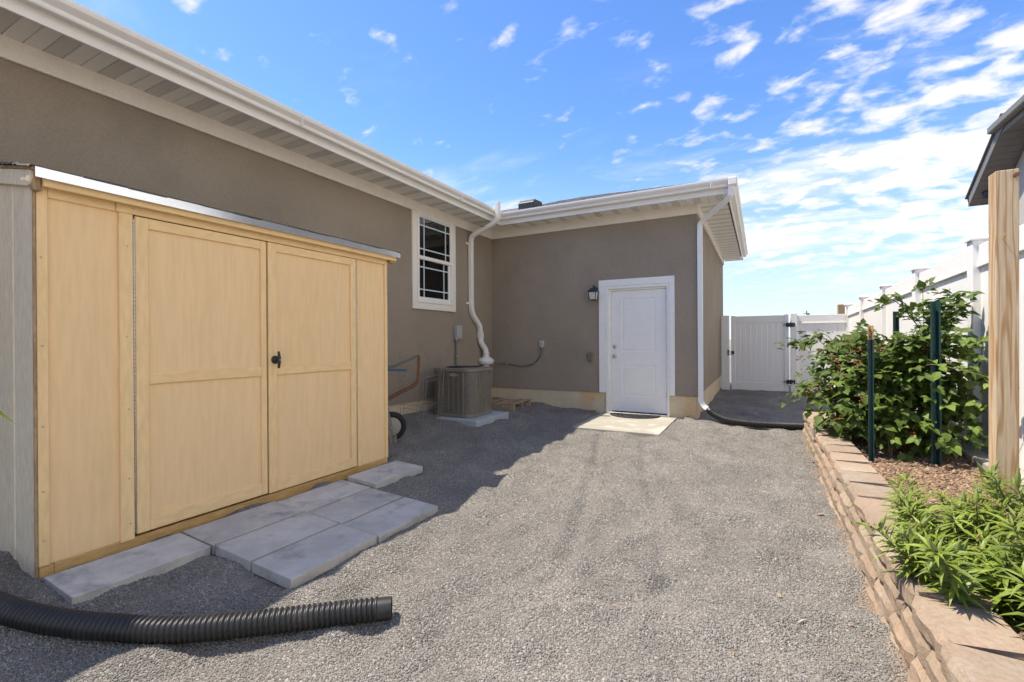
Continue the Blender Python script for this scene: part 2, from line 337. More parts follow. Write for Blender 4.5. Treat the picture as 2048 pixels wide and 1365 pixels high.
# ------------------------------------------------------------------ the ground
def segd(x, y, P):
    d = np.full(np.shape(x), 9.)
    for (ax, ay), (bx, by) in zip(P[:-1], P[1:]):
        vx, vy = bx-ax, by-ay; t = np.clip(((x-ax)*vx+(y-ay)*vy)/(vx*vx+vy*vy), 0, 1)
        d = np.minimum(d, np.hypot(x-ax-t*vx, y-ay-t*vy))
    return d
RUTS = [([(-1.9, 6.1), (-1.62, 5.0), (-1.39, 4.1), (-1.18, 3.24), (-1.05, 2.74), (-.98, 2.3)], .048, .019),
        ([(-1.36, 6.1), (-1.12, 5.1), (-.97, 4.48), (-.73, 3.7), (-.53, 2.93), (-.42, 2.2)], .044, .016),
        ([(-1.05, 2.06), (-.86, 2.12), (-.7, 2.2), (-.52, 2.37), (-.43, 2.58)], .040, .018),
        ([(-2.0, 2.75), (-1.7, 2.95), (-1.3, 3.0), (-1.0, 3.15)], .045, .016)]
def gbase(x, y):
    x = np.asarray(x, float); y = np.asarray(y, float)
    q = np.clip(-2.15-x, 0, 2.5); q = q*q/(q+.18)
    z = .098*q*(1-.32*ss(6.3, 7.6, y))
    return z+.045*ss(5.6, 7.4, y)+.02*ss(8, 12, y)-.02*ss(-.6, .5, x)*(1-ss(5.5, 7.4, y))
_ph = rng.uniform(0, 6.28, (26, 2)); _k = [(rng.uniform(.6, 1)*6.28/w*math.cos(a), rng.uniform(.6, 1)*6.28/w*math.sin(a), am)
      for w, a, am in [(rng.uniform(.12, .6), rng.uniform(0, 6.28), None) for _ in range(26)]]
def gh(x, y):
    z = gbase(x, y); x = np.asarray(x, float); y = np.asarray(y, float)
    for (kx, ky, _), (p1, p2) in zip(_k, _ph):
        w = 6.28/math.hypot(kx, ky); z = z+.0080*w**.6*np.sin(kx*x+ky*y+p1)*np.sin(.7*ky*x-.6*kx*y+p2)
    for P, w, d in RUTS:
        s = segd(x, y, P); z = z-d*np.exp(-(s/w)**2)+.3*d*np.exp(-((s-1.9*w)/(.7*w))**2)
    slab = (x > -2.5) & (x < -1.05) & (y > 6.12); z = np.where(slab, np.minimum(z, .036), z)
    return z
def ground():
    xs = np.concatenate([[-900, -300, -80, -25, -12], np.arange(-6, -2.6, .05), np.arange(-2.6, .7, .024), np.arange(.7, 2.2, .05), [3, 5, 9, 20, 60, 250, 900]])
    ys = np.concatenate([[-900, -250, -60, -20, -8, -3, -1], np.arange(0, 6.6, .026), np.arange(6.6, 9, .05), np.arange(9, 14.1, .2), [16, 20, 30, 60, 150, 400, 1500]])
    X, Y = np.meshgrid(xs, ys); Z = gh(X, Y)
    Z = np.where((X < -6.1) | (X > 2.3) | (Y < -.5) | (Y > 14.2), gbase(np.clip(X, -5, 2), np.clip(Y, -1, 14)), Z)
    n = len(xs); V = np.stack([X, Y, Z], -1).reshape(-1, 3)
    I = (np.arange(len(ys)-1)[:, None]*n+np.arange(n-1)[None]).ravel(); F = np.stack([I, I+1, I+n+1, I+n], 1)
    me = bpy.data.meshes.new('gravel_ground'); me.from_pydata(V.tolist(), [], F.tolist()); me.materials.append(GRAVEL)
    me.polygons.foreach_set('use_smooth', [True]*len(F)); me.update()
    tag(link('gravel_ground', me), kind='structure')
ground()
def G(x, y): return float(gh(x, y))
def Gb(x, y): return float(gbase(x, y))

def scatter(name, V, F, dens, material, smin, smax, flat, seed, sub=1, label=None, cat=None, align=True):
    """loose small pieces strewn over a sheet: real geometry, instanced by geometry nodes"""
    me = bpy.data.meshes.new(name); me.from_pydata(V.tolist(), [], F.tolist())
    at = me.attributes.new('dens', 'FLOAT', 'POINT'); at.data.foreach_set('value', dens.astype(np.float32)); me.update()
    o = link(name, me); tag(o, label, cat, kind='stuff')
    ng = bpy.data.node_groups.new(name, 'GeometryNodeTree'); ng.is_modifier = True
    ng.interface.new_socket('Geometry', in_out='INPUT', socket_type='NodeSocketGeometry'); ng.interface.new_socket('Geometry', in_out='OUTPUT', socket_type='NodeSocketGeometry')
    N = ng.nodes.new; L = ng.links.new
    gi = N('NodeGroupInput'); go = N('NodeGroupOutput'); na = N('GeometryNodeInputNamedAttribute'); na.data_type = 'FLOAT'; na.inputs['Name'].default_value = 'dens'
    dp = N('GeometryNodeDistributePointsOnFaces'); dp.inputs['Seed'].default_value = seed; L(gi.outputs[0], dp.inputs['Mesh']); L(na.outputs[0], dp.inputs['Density'])
    ic = N('GeometryNodeMeshIcoSphere'); ic.inputs['Radius'].default_value = 1; ic.inputs['Subdivisions'].default_value = sub
    sm = N('GeometryNodeSetMaterial'); sm.inputs['Material'].default_value = material; L(ic.outputs['Mesh'], sm.inputs['Geometry'])
    ip = N('GeometryNodeInstanceOnPoints'); L(dp.outputs['Points'], ip.inputs['Points']); L(sm.outputs[0], ip.inputs['Instance'])
    rv = N('FunctionNodeRandomValue'); rv.data_type = 'FLOAT_VECTOR'; rv.inputs['Seed'].default_value = seed+1
    rv.inputs[0].default_value = (smin, smin, smin*flat); rv.inputs[1].default_value = (smax, smax*.62, smax*flat)
    L(rv.outputs[0], ip.inputs['Scale'])
    rr = N('FunctionNodeRandomValue'); rr.data_type = 'FLOAT_VECTOR'; rr.inputs['Seed'].default_value = seed+2
    rr.inputs[0].default_value = (-.7, -.7, 0); rr.inputs[1].default_value = (.7, .7, 6.28); L(rr.outputs[0], ip.inputs['Rotation'])
    L(ip.outputs[0], go.inputs[0]); md = o.modifiers.new('strew', 'NODES'); md.node_group = ng
    return o
def gravel_stones():
    xs = np.arange(-4.5, .56, .028); ys = np.arange(.55, 7.7, .028); X, Y = np.meshgrid(xs, ys); Z = gh(X, Y)+.001
    n = len(xs); V = np.stack([X, Y, Z], -1).reshape(-1, 3)
    I = (np.arange(len(ys)-1)[:, None]*n+np.arange(n-1)[None]).ravel(); F = np.stack([I, I+1, I+n+1, I+n], 1)
    c = V[F].mean(1); dp = -.4714*c[:, 0]+.882*c[:, 1]; la = .882*c[:, 0]+.4714*c[:, 1]
    keep = (np.abs(la) < 1.13*dp+.1) & (dp > 1.55) & ~((c[:, 0] < -3.24) & (c[:, 1] > .95) & (c[:, 1] < 3.42))
    keep &= ~((c[:, 0] > -2.36) & (c[:, 0] < -1.19) & (c[:, 1] > 6.26))
    F = F[keep]
    dpv = -.4714*V[:, 0]+.882*V[:, 1]
    dens = np.interp(dpv, [1.5, 2.6, 4.2, 7.5], [15500, 12000, 5200, 1500])
    scatter('gravel_stones', V, F, dens, STONE, .0030, .0074, .72, 3, label='loose grey pea gravel covering the yard', cat='gravel')
gravel_stones()

# ------------------------------------------------------------------ the house
XL, YW, XR = -4.54, 7.694, -.86          # long wall, wing front wall, wing side wall
ZF, ZT, ZS = .395, 3.222, 3.372          # foundation top, stucco top (trim foot), soffit
YB = 13.35                               # far end of the wing
FX, FY, FR = -4.11, 7.285, -.41          # fascia planes
house = thing('house', 'taupe stucco house with white eaves, gutters and a low wing', 'house', (XL, YW, 0))
def house_walls():
    wy0, wy1, wz0 = 5.46, 6.36, 1.868       # window opening in the long wall (top runs to the trim)
    t = .16
    B('wall', STUCCO, house, (XL-t, XL, -4, wy0, ZF, ZS+.02), (XL-t, XL, wy1, YW, ZF, ZS+.02), (XL-t, XL, wy0, wy1, ZF, wz0), bevel=0)
    dx0, dx1, dz = -2.30, -1.285, 2.18
    B('wall', STUCCO, house, (XL+.001, dx0, YW, YW+t, ZF, ZS+.02), (dx1, XR-.004, YW, YW+t, ZF, ZS+.02), (dx0, dx1, YW, YW+t, dz, ZS+.02), bevel=0)
    B('wall', STUCCO, house, (XR-t, XR, YW+.004, YB, ZF, ZS+.02), bevel=0)
    B('wall', STUCCO, house, (-12, XR-t, YB-t, YB-.004, ZF, ZS+.02), bevel=0)
    B('wall', STUCCO, house, (-12, XL-t, -4, -3.84, ZF, ZS+.02), bevel=0)
    f = .018
    B('foundation', FOUND, house, (XL-.3, XL-f, -4, YW+.1, -.4, ZF-.002), bevel=0)
    B('foundation', FOUND, house, (XL-.016, dx0-.004, YW+f, YW+.3, -.4, ZF-.002), (dx1+.004, XR-f-.002, YW+f, YW+.3, -.4, ZF-.002), bevel=.006)
    B('foundation', FOUND, house, (XR-.3, XR-f, YW+f+.002, YB-.02, -.4, ZF-.003), bevel=.006)
    # trim under the soffit
    B('frieze_board', TRIM, house, (XL, XL+.03, -4, YW-.032, ZT, ZS+.004), bevel=.003)
    B('frieze_board', TRIM, house, (XL, XR+.034, YW-.03, YW, ZT+.001, ZS+.005), bevel=.003)
    B('frieze_board', TRIM, house, (XR, XR+.03, YW+.001, YB, ZT, ZS+.004), bevel=.003)
house_walls()
def soffits():
    w, d = .103, .40
    def panel(material, holes):
        m = MB(); n = 1
        m.add([(0, 0, .010), (.004, 0, .010), (.007, 0, 0), (w-.003, 0, 0), (w, 0, .010), (0, d, .010), (.004, d, .010), (.007, d, 0), (w-.003, d, 0), (w, d, .010)],
              [(i, i+5, i+6, i+1) for i in range(4)])
        return m.mesh('soffit_panel', material)
    pl, vt = panel(SOFFIT, 0), panel(VENT, 1)
    def put(me, x, y, rz): o = link('soffit_panel', me, house); o.matrix_basis = Matrix.Translation((x, y, ZS)) @ Matrix.Rotation(rz, 4, 'Z')
    k0 = int((1.355-(-.3))/w)+1
    for k in range(-k0, 57):
        y = 1.355+k*w
        if y < FY+.0: put(vt if k % 3 == 0 else pl, XL+.028+d-.0, y, R(90))          # long eave: length runs to -x
    for k in range(40):
        x = XL+.16+.3+k*w
        if x < FR-.02: put(vt if k % 3 == 1 else pl, x, FY+.004, 0)
    for k in range(58):
        y = YW-.02+k*w
        if y < YB-.05: put(vt if k % 3 == 2 else pl, XR+.028+d, y, R(90))
    # inner corner board, outer return and a plain run far to the left
    B('soffit_panel', SOFFIT, house, (XL+.03, XL+.45, FY, YW-.03, ZS+.001, ZS+.006), bevel=0)
    B('soffit_panel', SOFFIT, house, (XL+.03, FX, -4, 1.355-k0*w, ZS+.001, ZS+.006), bevel=0)
    B('soffit_deck', BLACKM, house, (XL, FX-.01, -4, YW, ZS+.03, ZS+.04), (FX-.01, XR, FY+.01, YW, ZS+.031, ZS+.041), (XR, FR-.01, FY+.01, YB, ZS+.032, ZS+.042), bevel=0)
soffits()
def eaves():
    # fascia boards with a hemmed lower lip
    B('fascia', WHITE, house, (FX-.02, FX, -4, FY-.001, ZS-.014, 3.55), bevel=.003)
    B('fascia', WHITE, house, (FX-.019, FR+.02, FY-.001, FY+.02, ZS-.0145, 3.551), bevel=.003)
    B('fascia', WHITE, house, (FR, FR+.02, FY+.021, YB+.35, ZS-.014, 3.55), bevel=.003)
    # soffit return at the far end
    B('soffit_return', SOFFIT, house, (XR+.03, FR-.001, YB-.05, YB+.35, ZS-.006, ZS+.002), bevel=.002)
    # K-style gutters: profile (outwards, height)
    K = [(.0, 3.445), (.062, 3.437), (.068, 3.446), (.070, 3.472), (.092, 3.492), (.106, 3.506), (.112, 3.528), (.112, 3.547), (.100, 3.549), (.100, 3.536), (.094, 3.51), (.062, 3.485), (.058, 3.455), (.004, 3.458), (.004, 3.549), (0, 3.549)]
    MB().prism([(FX+.001+a, z) for a, z in K], 'y', -4, FY-.003).build('gutter', WHITE, house)
    MB().prism([(FR+.021+a, z) for a, z in K], 'y', FY-.001, YB+.32).build('gutter', WHITE, house)
    MB().prism([(FY-.002-a, z) for a, z in K], 'x', FX+.0, FR+.021).build('gutter', WHITE, house)
    m = MB(); m.box(FR+.021, FR+.133, FY-.116, FY-.002, 3.438, 3.549); m.build('gutter_corner', WHITE, house, .012, 2)
    for y in (3.1, 5.9): B('gutter_seam', WHITE, house, (FX+.06, FX+.1145, y, y+.006, 3.44, 3.5495), bevel=0)
    B('gutter_seam', WHITE, house, (-.62, -.612, FY-.117, FY-.06, 3.437, 3.5495), bevel=0)
eaves()
def roofs():
    pit = .345; z0 = 3.535
    # decks
    m = MB(); xr = -9.0
    m.add([(FX+.03, -4, z0), (FX+.03, 10.3, z0), (xr, 10.3, z0+pit*(FX+.03-xr)), (xr, -4, z0+pit*(FX+.03-xr))], [(0, 1, 2, 3)])
    m.add([(xr, -4, z0+pit*(FX+.03-xr)), (xr, 10.3, z0+pit*(FX+.03-xr)), (-14, 10.3, z0), (-14, -4, z0)], [(0, 1, 2, 3)])
    m.build('roof_deck', SHINGLE, house)
    a = FR-.0; yf = FY-.03; yr = YB+.35; ry = (yf+yr)/2; rz = z0+pit*(ry-yf); rx = a-(ry-yf)
    m = MB(); m.add([(-9, yf, z0), (a, yf, z0), (rx, ry, rz), (-9, ry, rz)], [(0, 1, 2, 3)])
    m.add([(a, yf, z0), (a, yr, z0), (rx, ry, rz)], [(0, 1, 2)]); m.add([(-9, ry, rz), (rx, ry, rz), (a, yr, z0), (-9, yr, z0)], [(0, 1, 2, 3)])
    m.build('roof_deck', SHINGLE, house)
    # shingle courses on the wing slope that faces the yard
    for k in range(22):
        y0 = yf-.02+k*.143; y1 = y0+.16; zz = z0+pit*(y0-yf)
        x1 = a-max(0, y0-yf)-.02; mm = MB(); x = -4.2; j = 0
        while x < x1-.02:
            w = .16+.10*((j*7+k*3) % 5)/5; e = min(x+w, x1); dz = .004*((j+k) % 3)
            mm.box(x+.003, e, y0, y1, zz+.004, zz+.012+dz)
            for q in (-8, -7, -6, -5, -4, -3, -2, -1):
                pass
            x += w; j += 1
        o = mm.build('shingle_course', SHINGLE, house)
        o.data.transform(Matrix.Translation((0, y0, zz)) @ Matrix.Rotation(math.atan(pit), 4, 'X') @ Matrix.Translation((0, -y0, -zz)))
    # low box vent
    m = MB(); m.prism([(8.15, 3.80), (8.55, 3.94), (8.55, 4.07), (8.22, 4.045), (8.15, 3.985)], 'x', -4.20, -3.86); m.build('roof_vent', BLACKM, house, .01)
roofs()
def downspouts():
    pr = [(-.036, -.026), (.036, -.026), (.036, .026), (-.036, .026)]
    d = MB().sweep(arc([(-.355, 7.22, 3.45), (-.36, 7.222, 3.36), (-.40, 7.27, 3.27), (-.70, 7.58, 3.13), (-.80, 7.665, 3.06), (-.815, 7.675, 2.95), (-.815, 7.675, 2.6)], 5)[:-1]
                   + [(-.815, 7.675, z) for z in (2.6, 2.0, 1.2, .5)] + arc([(-.815, 7.675, .42), (-.812, 7.672, .34), (-.77, 7.655, .265), (-.70, 7.63, .215)], 4), pr, upv=(0, -1, 0), smooth=False)
    o = d.build('downspout', WHITE, house, .003, 1)
    for z in (2.66, .52): B('downspout_joint', WHITE, o, (-.855, -.775, 7.645, 7.705, z, z+.012), bevel=.002)
downspouts()
def window():
    x = XL
    w = B('window_trim', TRIM, house, (x, x+.028, 5.357, 5.462, 1.768, ZT-.001), (x, x+.028, 6.358, 6.455, 1.768, ZT-.001), (x, x+.0275, 5.462, 6.358, 1.768, 1.868), bevel=.003)
    tag(w, None)
    win = B('window', DOORW, house, (x-.03, x+.036, 5.463, 5.495, 1.869, 3.221), (x-.03, x+.036, 6.325, 6.357, 1.869, 3.221), (x-.03, x+.036, 5.495, 6.325, 1.869, 1.90), (x-.03, x+.036, 5.495, 6.325, 3.185, 3.221), bevel=.003)
    def sash(name, y0, y1, z0, z1, xo, st):
        B(name, DOORW, win, (xo-.02, xo+.01, y0, y0+st, z0, z1), (xo-.02, xo+.01, y1-st, y1, z0, z1), (xo-.02, xo+.01, y0+st, y1-st, z0, z0+st+.012), (xo-.02, xo+.01, y0+st, y1-st, z1-st, z1), bevel=.003)
        ay, by, az, bz = y0+st, y1-st, z0+st+.012, z1-st
        B('pane', GLASS, win, (xo-.007, xo-.004, ay, by, az, bz), bevel=0)
        g = .009; qy, qz = .115, .115
        for nm, b in (('muntin', (xo-.012, xo+.001, ay+qy-g, ay+qy+g, az, bz)), ('muntin', (xo-.012, xo+.001, by-qy-g, by-qy+g, az, bz)),
                      ('muntin', (xo-.0115, xo+.0015, ay, by, az+qz-g, az+qz+g)), ('muntin', (xo-.0115, xo+.0015, ay, by, bz-qz-g, bz-qz+g))):
            B(nm, MUNTIN, win, b, bevel=0)
    sash('upper_sash', 5.497, 6.323, 2.535, 3.183, x+.018, .024)
    sash('lower_sash', 5.497, 6.323, 1.902, 2.575, x-.004, .045)
    B('meeting_rail', DOORW, win, (x-.012, x+.031, 5.496, 6.324, 2.525, 2.58), bevel=.004)
    # the room behind the glass
    m = MB(); m.box(x-3.4, x-.17, 4.2, 7.4, .7, 3.3); m.f = [tuple(reversed(f)) for f in m.f]
    m.f.pop(3); m.sm.pop(3); m.build('room', ROOMW, house)
    c = MB(); pts = []
    for k in range(25):
        pts.append((x-.30-.03*math.sin(k*1.4), 6.0+k*.018))
    for (a, b), (c2, d) in zip(pts[:-1], pts[1:]):
        c.add([(a, b, 1.75), (c2, d, 1.75), (c2, d, 3.1), (a, b, 3.1)], [(0, 1, 2, 3)])
    c.build('curtain', CURTAIN, house)
window()
def back_door():
    y = YW
    B('door_trim', DOORW, house, (-2.424, -2.312, y-.026, y, ZF-.0, 2.184), (-1.277, -1.193, y-.026, y, ZF-.0, 2.184), (-2.424, -1.193, y-.0265, y, 2.184, 2.292), bevel=.003)
    B('door_jamb', DOORW, house, (-2.3105, -2.262, y-.02, y+.15, .052, 2.1838), (-1.312, -1.2785, y-.02, y+.15, .052, 2.1838), (-2.262, -1.312, y-.02, y+.15, 2.135, 2.1838), bevel=.004)
    B('door_stop', DOORW, house, (-2.262, -2.222, y+.015, y+.10, .052, 2.135), (-1.328, -1.312, y+.015, y+.10, .052, 2.135), (-2.222, -1.328, y+.015, y+.10, 2.103, 2.135), bevel=.003)
    B('threshold', STEEL, house, (-2.262, -1.312, y-.03, y+.12, .05, .074), bevel=.004)
    x0, x1, z0, z1, yd = -2.219, -1.331, .092, 2.10, y+.035
    d = B('door', DOORW, house, (x0, x1, yd+.006, yd+.045, z0, z1), bevel=.002)
    # raised frame with two sunk panels
    px0, px1 = -2.052, -1.497
    B('door_face', DOORW, d, (x0, px0, yd, yd+.0062, z0, z1), (px1, x1, yd, yd+.0062, z0, z1), (px0, px1, yd, yd+.0062, z0, .34), (px0, px1, yd, yd+.0062, .87, 1.08), (px0, px1, yd, yd+.0062, 1.975, z1), bevel=0)
    for a, b in ((.34, .87), (1.08, 1.975)):
        m = MB(); e, f, g = .0, .022, .045; ys = (yd+.0005, yd+.0050, yd+.0010)
        rings = [[(px0+q, ys[i], a+q), (px1-q, ys[i], a+q), (px1-q, ys[i], b-q), (px0+q, ys[i], b-q)] for i, q in enumerate((e, f, g))]
        vs = sum(rings, []); fs = [(i*4+k, i*4+(k+1) % 4, i*4+4+(k+1) % 4, i*4+4+k) for i in range(2) for k in range(4)]+[(8, 9, 10, 11)]
        m.add(vs, fs).build('door_panel', DOORW, d)
    for z, r, nm in ((1.008, .028, 'door_knob'), (1.168, .025, 'deadbolt')):
        m = MB()
        if nm == 'door_knob': m.lathe([(.031, 0), (.031, -.006), (.012, -.010), (.011, -.028), (.024, -.034), (.028, -.046), (.025, -.058), (.012, -.063)], (-2.165, yd, z), 'y')
        else: m.lathe([(.030, 0), (.030, -.010), (.024, -.022), (.012, -.024)], (-2.165, yd, z), 'y')
        m.build(nm, STEEL, d)
    B('door_sweep', BLACKM, d, (x0, x1, yd+.002, yd+.043, .076, .0915), bevel=0)
    for z in (.35, 1.1, 1.9): MB().lathe([(.007, 0), (.007, .09)], (-1.330, yd-.002, z), 'z', 10).build('hinge', STEEL, d)
back_door()

# ------------------------------------------------------------------ neighbour's house and far things
def neighbour():
    n = thing('neighbouring_house', 'neighbouring beige house with dark grey sloping eaves behind the fence', 'house', (4, 9, 0))
    X = 3.6; XW = 3.98
    p0, p1 = (12.15, 3.85), (10.60, 4.86)           # rake: low far end -> under the upper eave  (y, z)
    dy, dz = p1[0]-p0[0], p1[1]-p0[1]; L = math.hypot(dy, dz); ny, nz_ = -dz/L, dy/L
    if nz_ < 0: ny, nz_ = -ny, -nz_
    th = .16
    q = [p0, p1, (p1[0]+ny*th, p1[1]+nz_*th), (p0[0]+ny*th, p0[1]+nz_*th)]
    MB().prism(q, 'x', X-.02, X).build('barge_board', NTRIM, n)
    q2 = [(a+ny*(th+.005)*1.0, b+nz_*(th+.005)) for a, b in (p0, p1)]+[(a+ny*(th+.035), b+nz_*(th+.035)) for a, b in (p1, p0)]
    MB().prism(q2, 'x', X-.05, X+5).build('roof', SHINGLE, n)
    k = 0; step = .145
    while k*step < L-.02:
        a = (p0[0]+dy*(k*step+.006)/L, p0[1]+dz*(k*step+.006)/L); b = (p0[0]+dy*min((k+1)*step, L)/L, p0[1]+dz*min((k+1)*step, L)/L)
        MB().prism([a, b, (b[0]+ny*.02, b[1]+nz_*.02), (a[0]+ny*.02, a[1]+nz_*.02)], 'x', X+.001, XW+.05).build('soffit_panel', NTRIM, n); k += 1
    MB().prism([(p0[0]-.25, -.3), (p0[0]-.25, p0[1]+.1), (p1[0], p1[1]-.02), (6.0, p1[1]-.02), (6.0, -.3)], 'x', XW, XW+.15).build('wall', NWALL, n)
    B('wall', NWALL, n, (XW, 10, p0[0]-.26, p0[0]-.1, -.3, p0[1]), bevel=0)
    B('fascia', NTRIM, n, (X-.02, 9, p0[0]-.0, p0[0]+.03, p0[1]-.02, p0[1]+.15), bevel=0)
    # upper eave running towards the viewer
    zt = 4.93
    B('gutter', NTRIM, n, (X-.11, X+.0, 5, 11.05, zt-.13, zt), bevel=.02)
    B('fascia', NTRIM, n, (X, X+.02, 5, 11.03, zt-.22, zt-.01), bevel=0)
    B('soffit_panel', NTRIM, n, (X+.02, XW+.1, 5, 11.0, zt-.20, zt-.18), bevel=0)
    m = MB(); m.add([(X-.08, 5, zt+.01), (X-.08, 11.1, zt+.01), (7, 11.1, zt+2.0), (7, 5, zt+2.0)], [(0, 1, 2, 3)]); m.build('roof', SHINGLE, n)
    l = MB(); l.lathe([(.05, 0), (.055, .03), (.07, .10), (.062, .13)], (X+.16, 11.88, 3.88), 'z', 16); l.build('flood_light', BLACKM, n)
neighbour()
def far_things():
    t = thing('utility_mast', 'thin dark mast with a crossarm far beyond the gate fence', 'mast', (4.6, 62, 0))
    MB().tube([(4.6, 62, 0), (4.6, 62, 4.45)], .06, 8).build('pole', NTRIM, t); MB().tube([(4.3, 62, 4.15), (4.9, 62, 4.15)], .05, 6).build('crossarm', NTRIM, t); MB().lathe([(.11, 0), (.11, .3)], (4.78, 62, 3.80), 'z', 10).build('transformer', NTRIM, t)
    o = B('timber_post', RAWWOOD, None, (1.70, 1.86, 14.0, 14.16, -.1, 2.13), bevel=.01); tag(o, 'brown timber post top showing behind the corner of the white fence', 'post')
far_things()

# ------------------------------------------------------------------ the shed
def shed():
    X0, X1, Y0, Y1, Z0, Z1 = -3.22, -4.36, .93, 3.44, .115, 2.10
    t = thing('garden_shed', 'tan wooden lean-to shed with double doors beside the house', 'shed', (-3.8, 2.2, .1))
    rs = .195                                              # roof rise towards the house
    def zr(x): return 2.140+rs*(-3.16-x)                   # underside of roof at x
    # skids and floor frame
    for y0, y1 in ((Y0+.01, Y1-.02),):
        B('floor_skid', SKID, t, (X0-.055, X0-.004, y0+.06, y1, .02, .149), bevel=.004)
    B('floor_skid', SKID, t, (X0-.05, X0-.002, Y0+.012, Y0+.0685, .05, .148), bevel=.004)
    # siding
    xs = X0-.012
    B('front_siding', SHEDP, t, (xs-.010, xs, Y0+.012, 1.30, .150, zr(xs)-.02), bevel=0)
    B('front_siding', SHEDP, t, (xs-.010, xs, 3.05, Y1-.012, .150, zr(xs)-.02), bevel=0)
    for y0, y1, nm, m in ((Y0, Y0+.014, 'side_siding', SHEDG), (Y1-.014, Y1, 'side_siding', SHEDT)):
        MB().prism([(X1, .06), (X0-.014, .085), (X0-.014, zr(X0)-.01), (X1, zr(X1)-.01)], 'y', y0, y1).build(nm, m, t)
    B('back_siding', SHEDT, t, (X1, X1+.012, Y0+.015, Y1-.015, .1, zr(X1)-.01), bevel=0)
    # T1-11 style grooves of the side wall (thin battens of the panel edge)
    for x in (-3.50, -3.82, -4.14): B('side_batten', SHEDG, t, (x-.012, x+.012, Y0-.004, Y0+.002, .075, zr(x)-.03), bevel=.002)
    B('corner_edge', RAWWOOD, t, (X0-.013, X0-.001, Y0-.003, Y0+.009, .10, zr(X0)-.04), bevel=.002)
    # trim boards on the front
    B('corner_trim', SHEDV, t, (xs, X0+.004, Y0+.010, .982, .150, 2.095), bevel=.003)
    B('corner_trim', SHEDV, t, (xs, X0+.002, 3.405, Y1, .150, 2.085), bevel=.003)
    B('corner_trim', SHEDV, t, (xs-.03, xs-.001, Y1, Y1+.013, .150, 2.085), bevel=.003)
    B('upright_trim', SHEDV, t, (xs, X0+.006, 1.282, 1.348, .142, 2.028), bevel=.003)
    B('upright_trim', SHEDV, t, (xs, X0+.001, 3.052, 3.098, .150, 2.028), bevel=.003)
    B('header_board', SHEDT, t, (xs, X0+.002, .983, 1.268, 2.030, 2.105), bevel=.003)
    B('header_board', SHEDT, t, (xs, X0+.008, 1.269, 3.404, 2.029, 2.105), bevel=.003)
    # doors
    def door(name, y0, y1, z0, z1, swl, swr, label):
        xd = X0+.006
        d = B(name, SHEDP, t, (xd-.022, xd-.012, y0, y1, z0, z1), bevel=.001); d['label'] = label
        x0, x1 = xd-.012, xd+.003
        B('stile', SHEDV, d, (x0, x1, y0, y0+swl, z0, z1), bevel=.003); B('stile', SHEDV, d, (x0, x1, y1-swr, y1, z0, z1), bevel=.003)
        for a, b in ((z0, z0+.085), (1.035, 1.103), (z1-.062, z1)):
            B('rail', SHEDT, d, (x0, x1-.001, y0+swl, y1-swr, a, b), bevel=.003)
        return d, x1
    dl, x1 = door('shed_door', 1.358, 2.172, .166, 2.022, .066, .042, 'left shed door, wide plain leaf')
    dr, _ = door('shed_door', 2.186, 3.032, .160, 2.024, .068, .060, 'right shed door with a black handle')
    # black sheet behind the doors, no jamb: stands in for the dark inside
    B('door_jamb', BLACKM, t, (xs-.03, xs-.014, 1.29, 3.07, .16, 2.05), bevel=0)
    for d, y in ((dl, 1.3530), (dr, 3.0375)):
        h = MB(); z = .18
        while z < 2.0:
            h.lathe([(.0052, 0), (.0052, .021)], (X0+.004, y, z), 'z', 8); z += .024
        o = h.build('piano_hinge', STEEL, d); o['kind'] = 'stuff'
    # handle
    hy, hz = 2.235, 1.150
    h = MB().lathe([(.030, 0), (.030, .010), (.024, .016), (.014, .020), (.013, .040)], (x1, hy, hz), 'x', 20).build('door_handle', BLACKM, dr)
    m = MB().sweep([(x1+.045, hy, hz+.062), (x1+.050, hy, hz+.03), (x1+.052, hy, hz), (x1+.050, hy, hz-.03), (x1+.045, hy, hz-.062)], [(.011*math.cos(a*.785), .011*math.sin(a*.785)) for a in range(8)], upv=(1, 0, 0), radii=[.75, .95, 1.25, .95, .75])
    m.build('handle_bar', BLACKM, h); MB().lathe([(.007, 0), (.007, .004)], (x1+.064, hy, hz), 'x', 12).build('lock_screw', STEEL, h)
    # screws with washers
    for y, z in ((.957, 2.06), (.955, 1.72), (.957, 1.27), (.957, .86), (.957, .53), (.958, .28), (1.32, 1.84), (1.315, 1.32), (1.322, .90), (1.32, .50), (1.325, .24), (1.35, 2.062), (2.13, 2.062), (3.075, 1.55), (3.425, 1.9), (3.425, 1.2)):
        MB().lathe([(.0045, 0), (.0042, .002), (.002, .003)], (X0+.0062, y, z), 'x', 10).build('screw', STEEL, t)
    # eave: fascia board, drip edge, deck, shingles
    xf = -3.165
    B('fascia_board', SHEDT, t, (xf-.02, xf, .952, 3.02, 2.072, 2.118), bevel=.003); B('fascia_board', SHEDT, t, (xf-.02, xf, 3.022, 3.515, 2.070, 2.116), bevel=.003)
    B('rafter_tail', RAWWOOD, t, (xf-.055, xf-.021, .918, .951, 2.048, 2.128), bevel=.004)
    for x in (xf-.021,): MB().prism([(x, 2.115), (x-.06, 2.115), (x-.06, 2.075), (x-.03, 2.048), (x, 2.052)], 'y', Y1+.014, 3.515).build('rafter_tail', SKID, t)
    for y0, y1 in ((Y0-.022, Y0-.004), ):
        MB().prism([(-3.185, zr(-3.185)), (X1-.1, zr(X1-.1)), (X1-.1, zr(X1-.1)-.085), (-3.225, zr(-3.225)-.082), (-3.205, zr(-3.205)-.070), (-3.19, zr(-3.19)-.045)], 'y', y0, y1).build('barge_board', SHEDG, t, .003)
    MB().prism([(-3.20, zr(-3.2)), (X1-.1, zr(X1-.1)), (X1-.1, zr(X1-.1)-.085), (-3.20, zr(-3.2)-.085)], 'y', Y1+.052, Y1+.070).build('barge_board', SHEDT, t, .003)
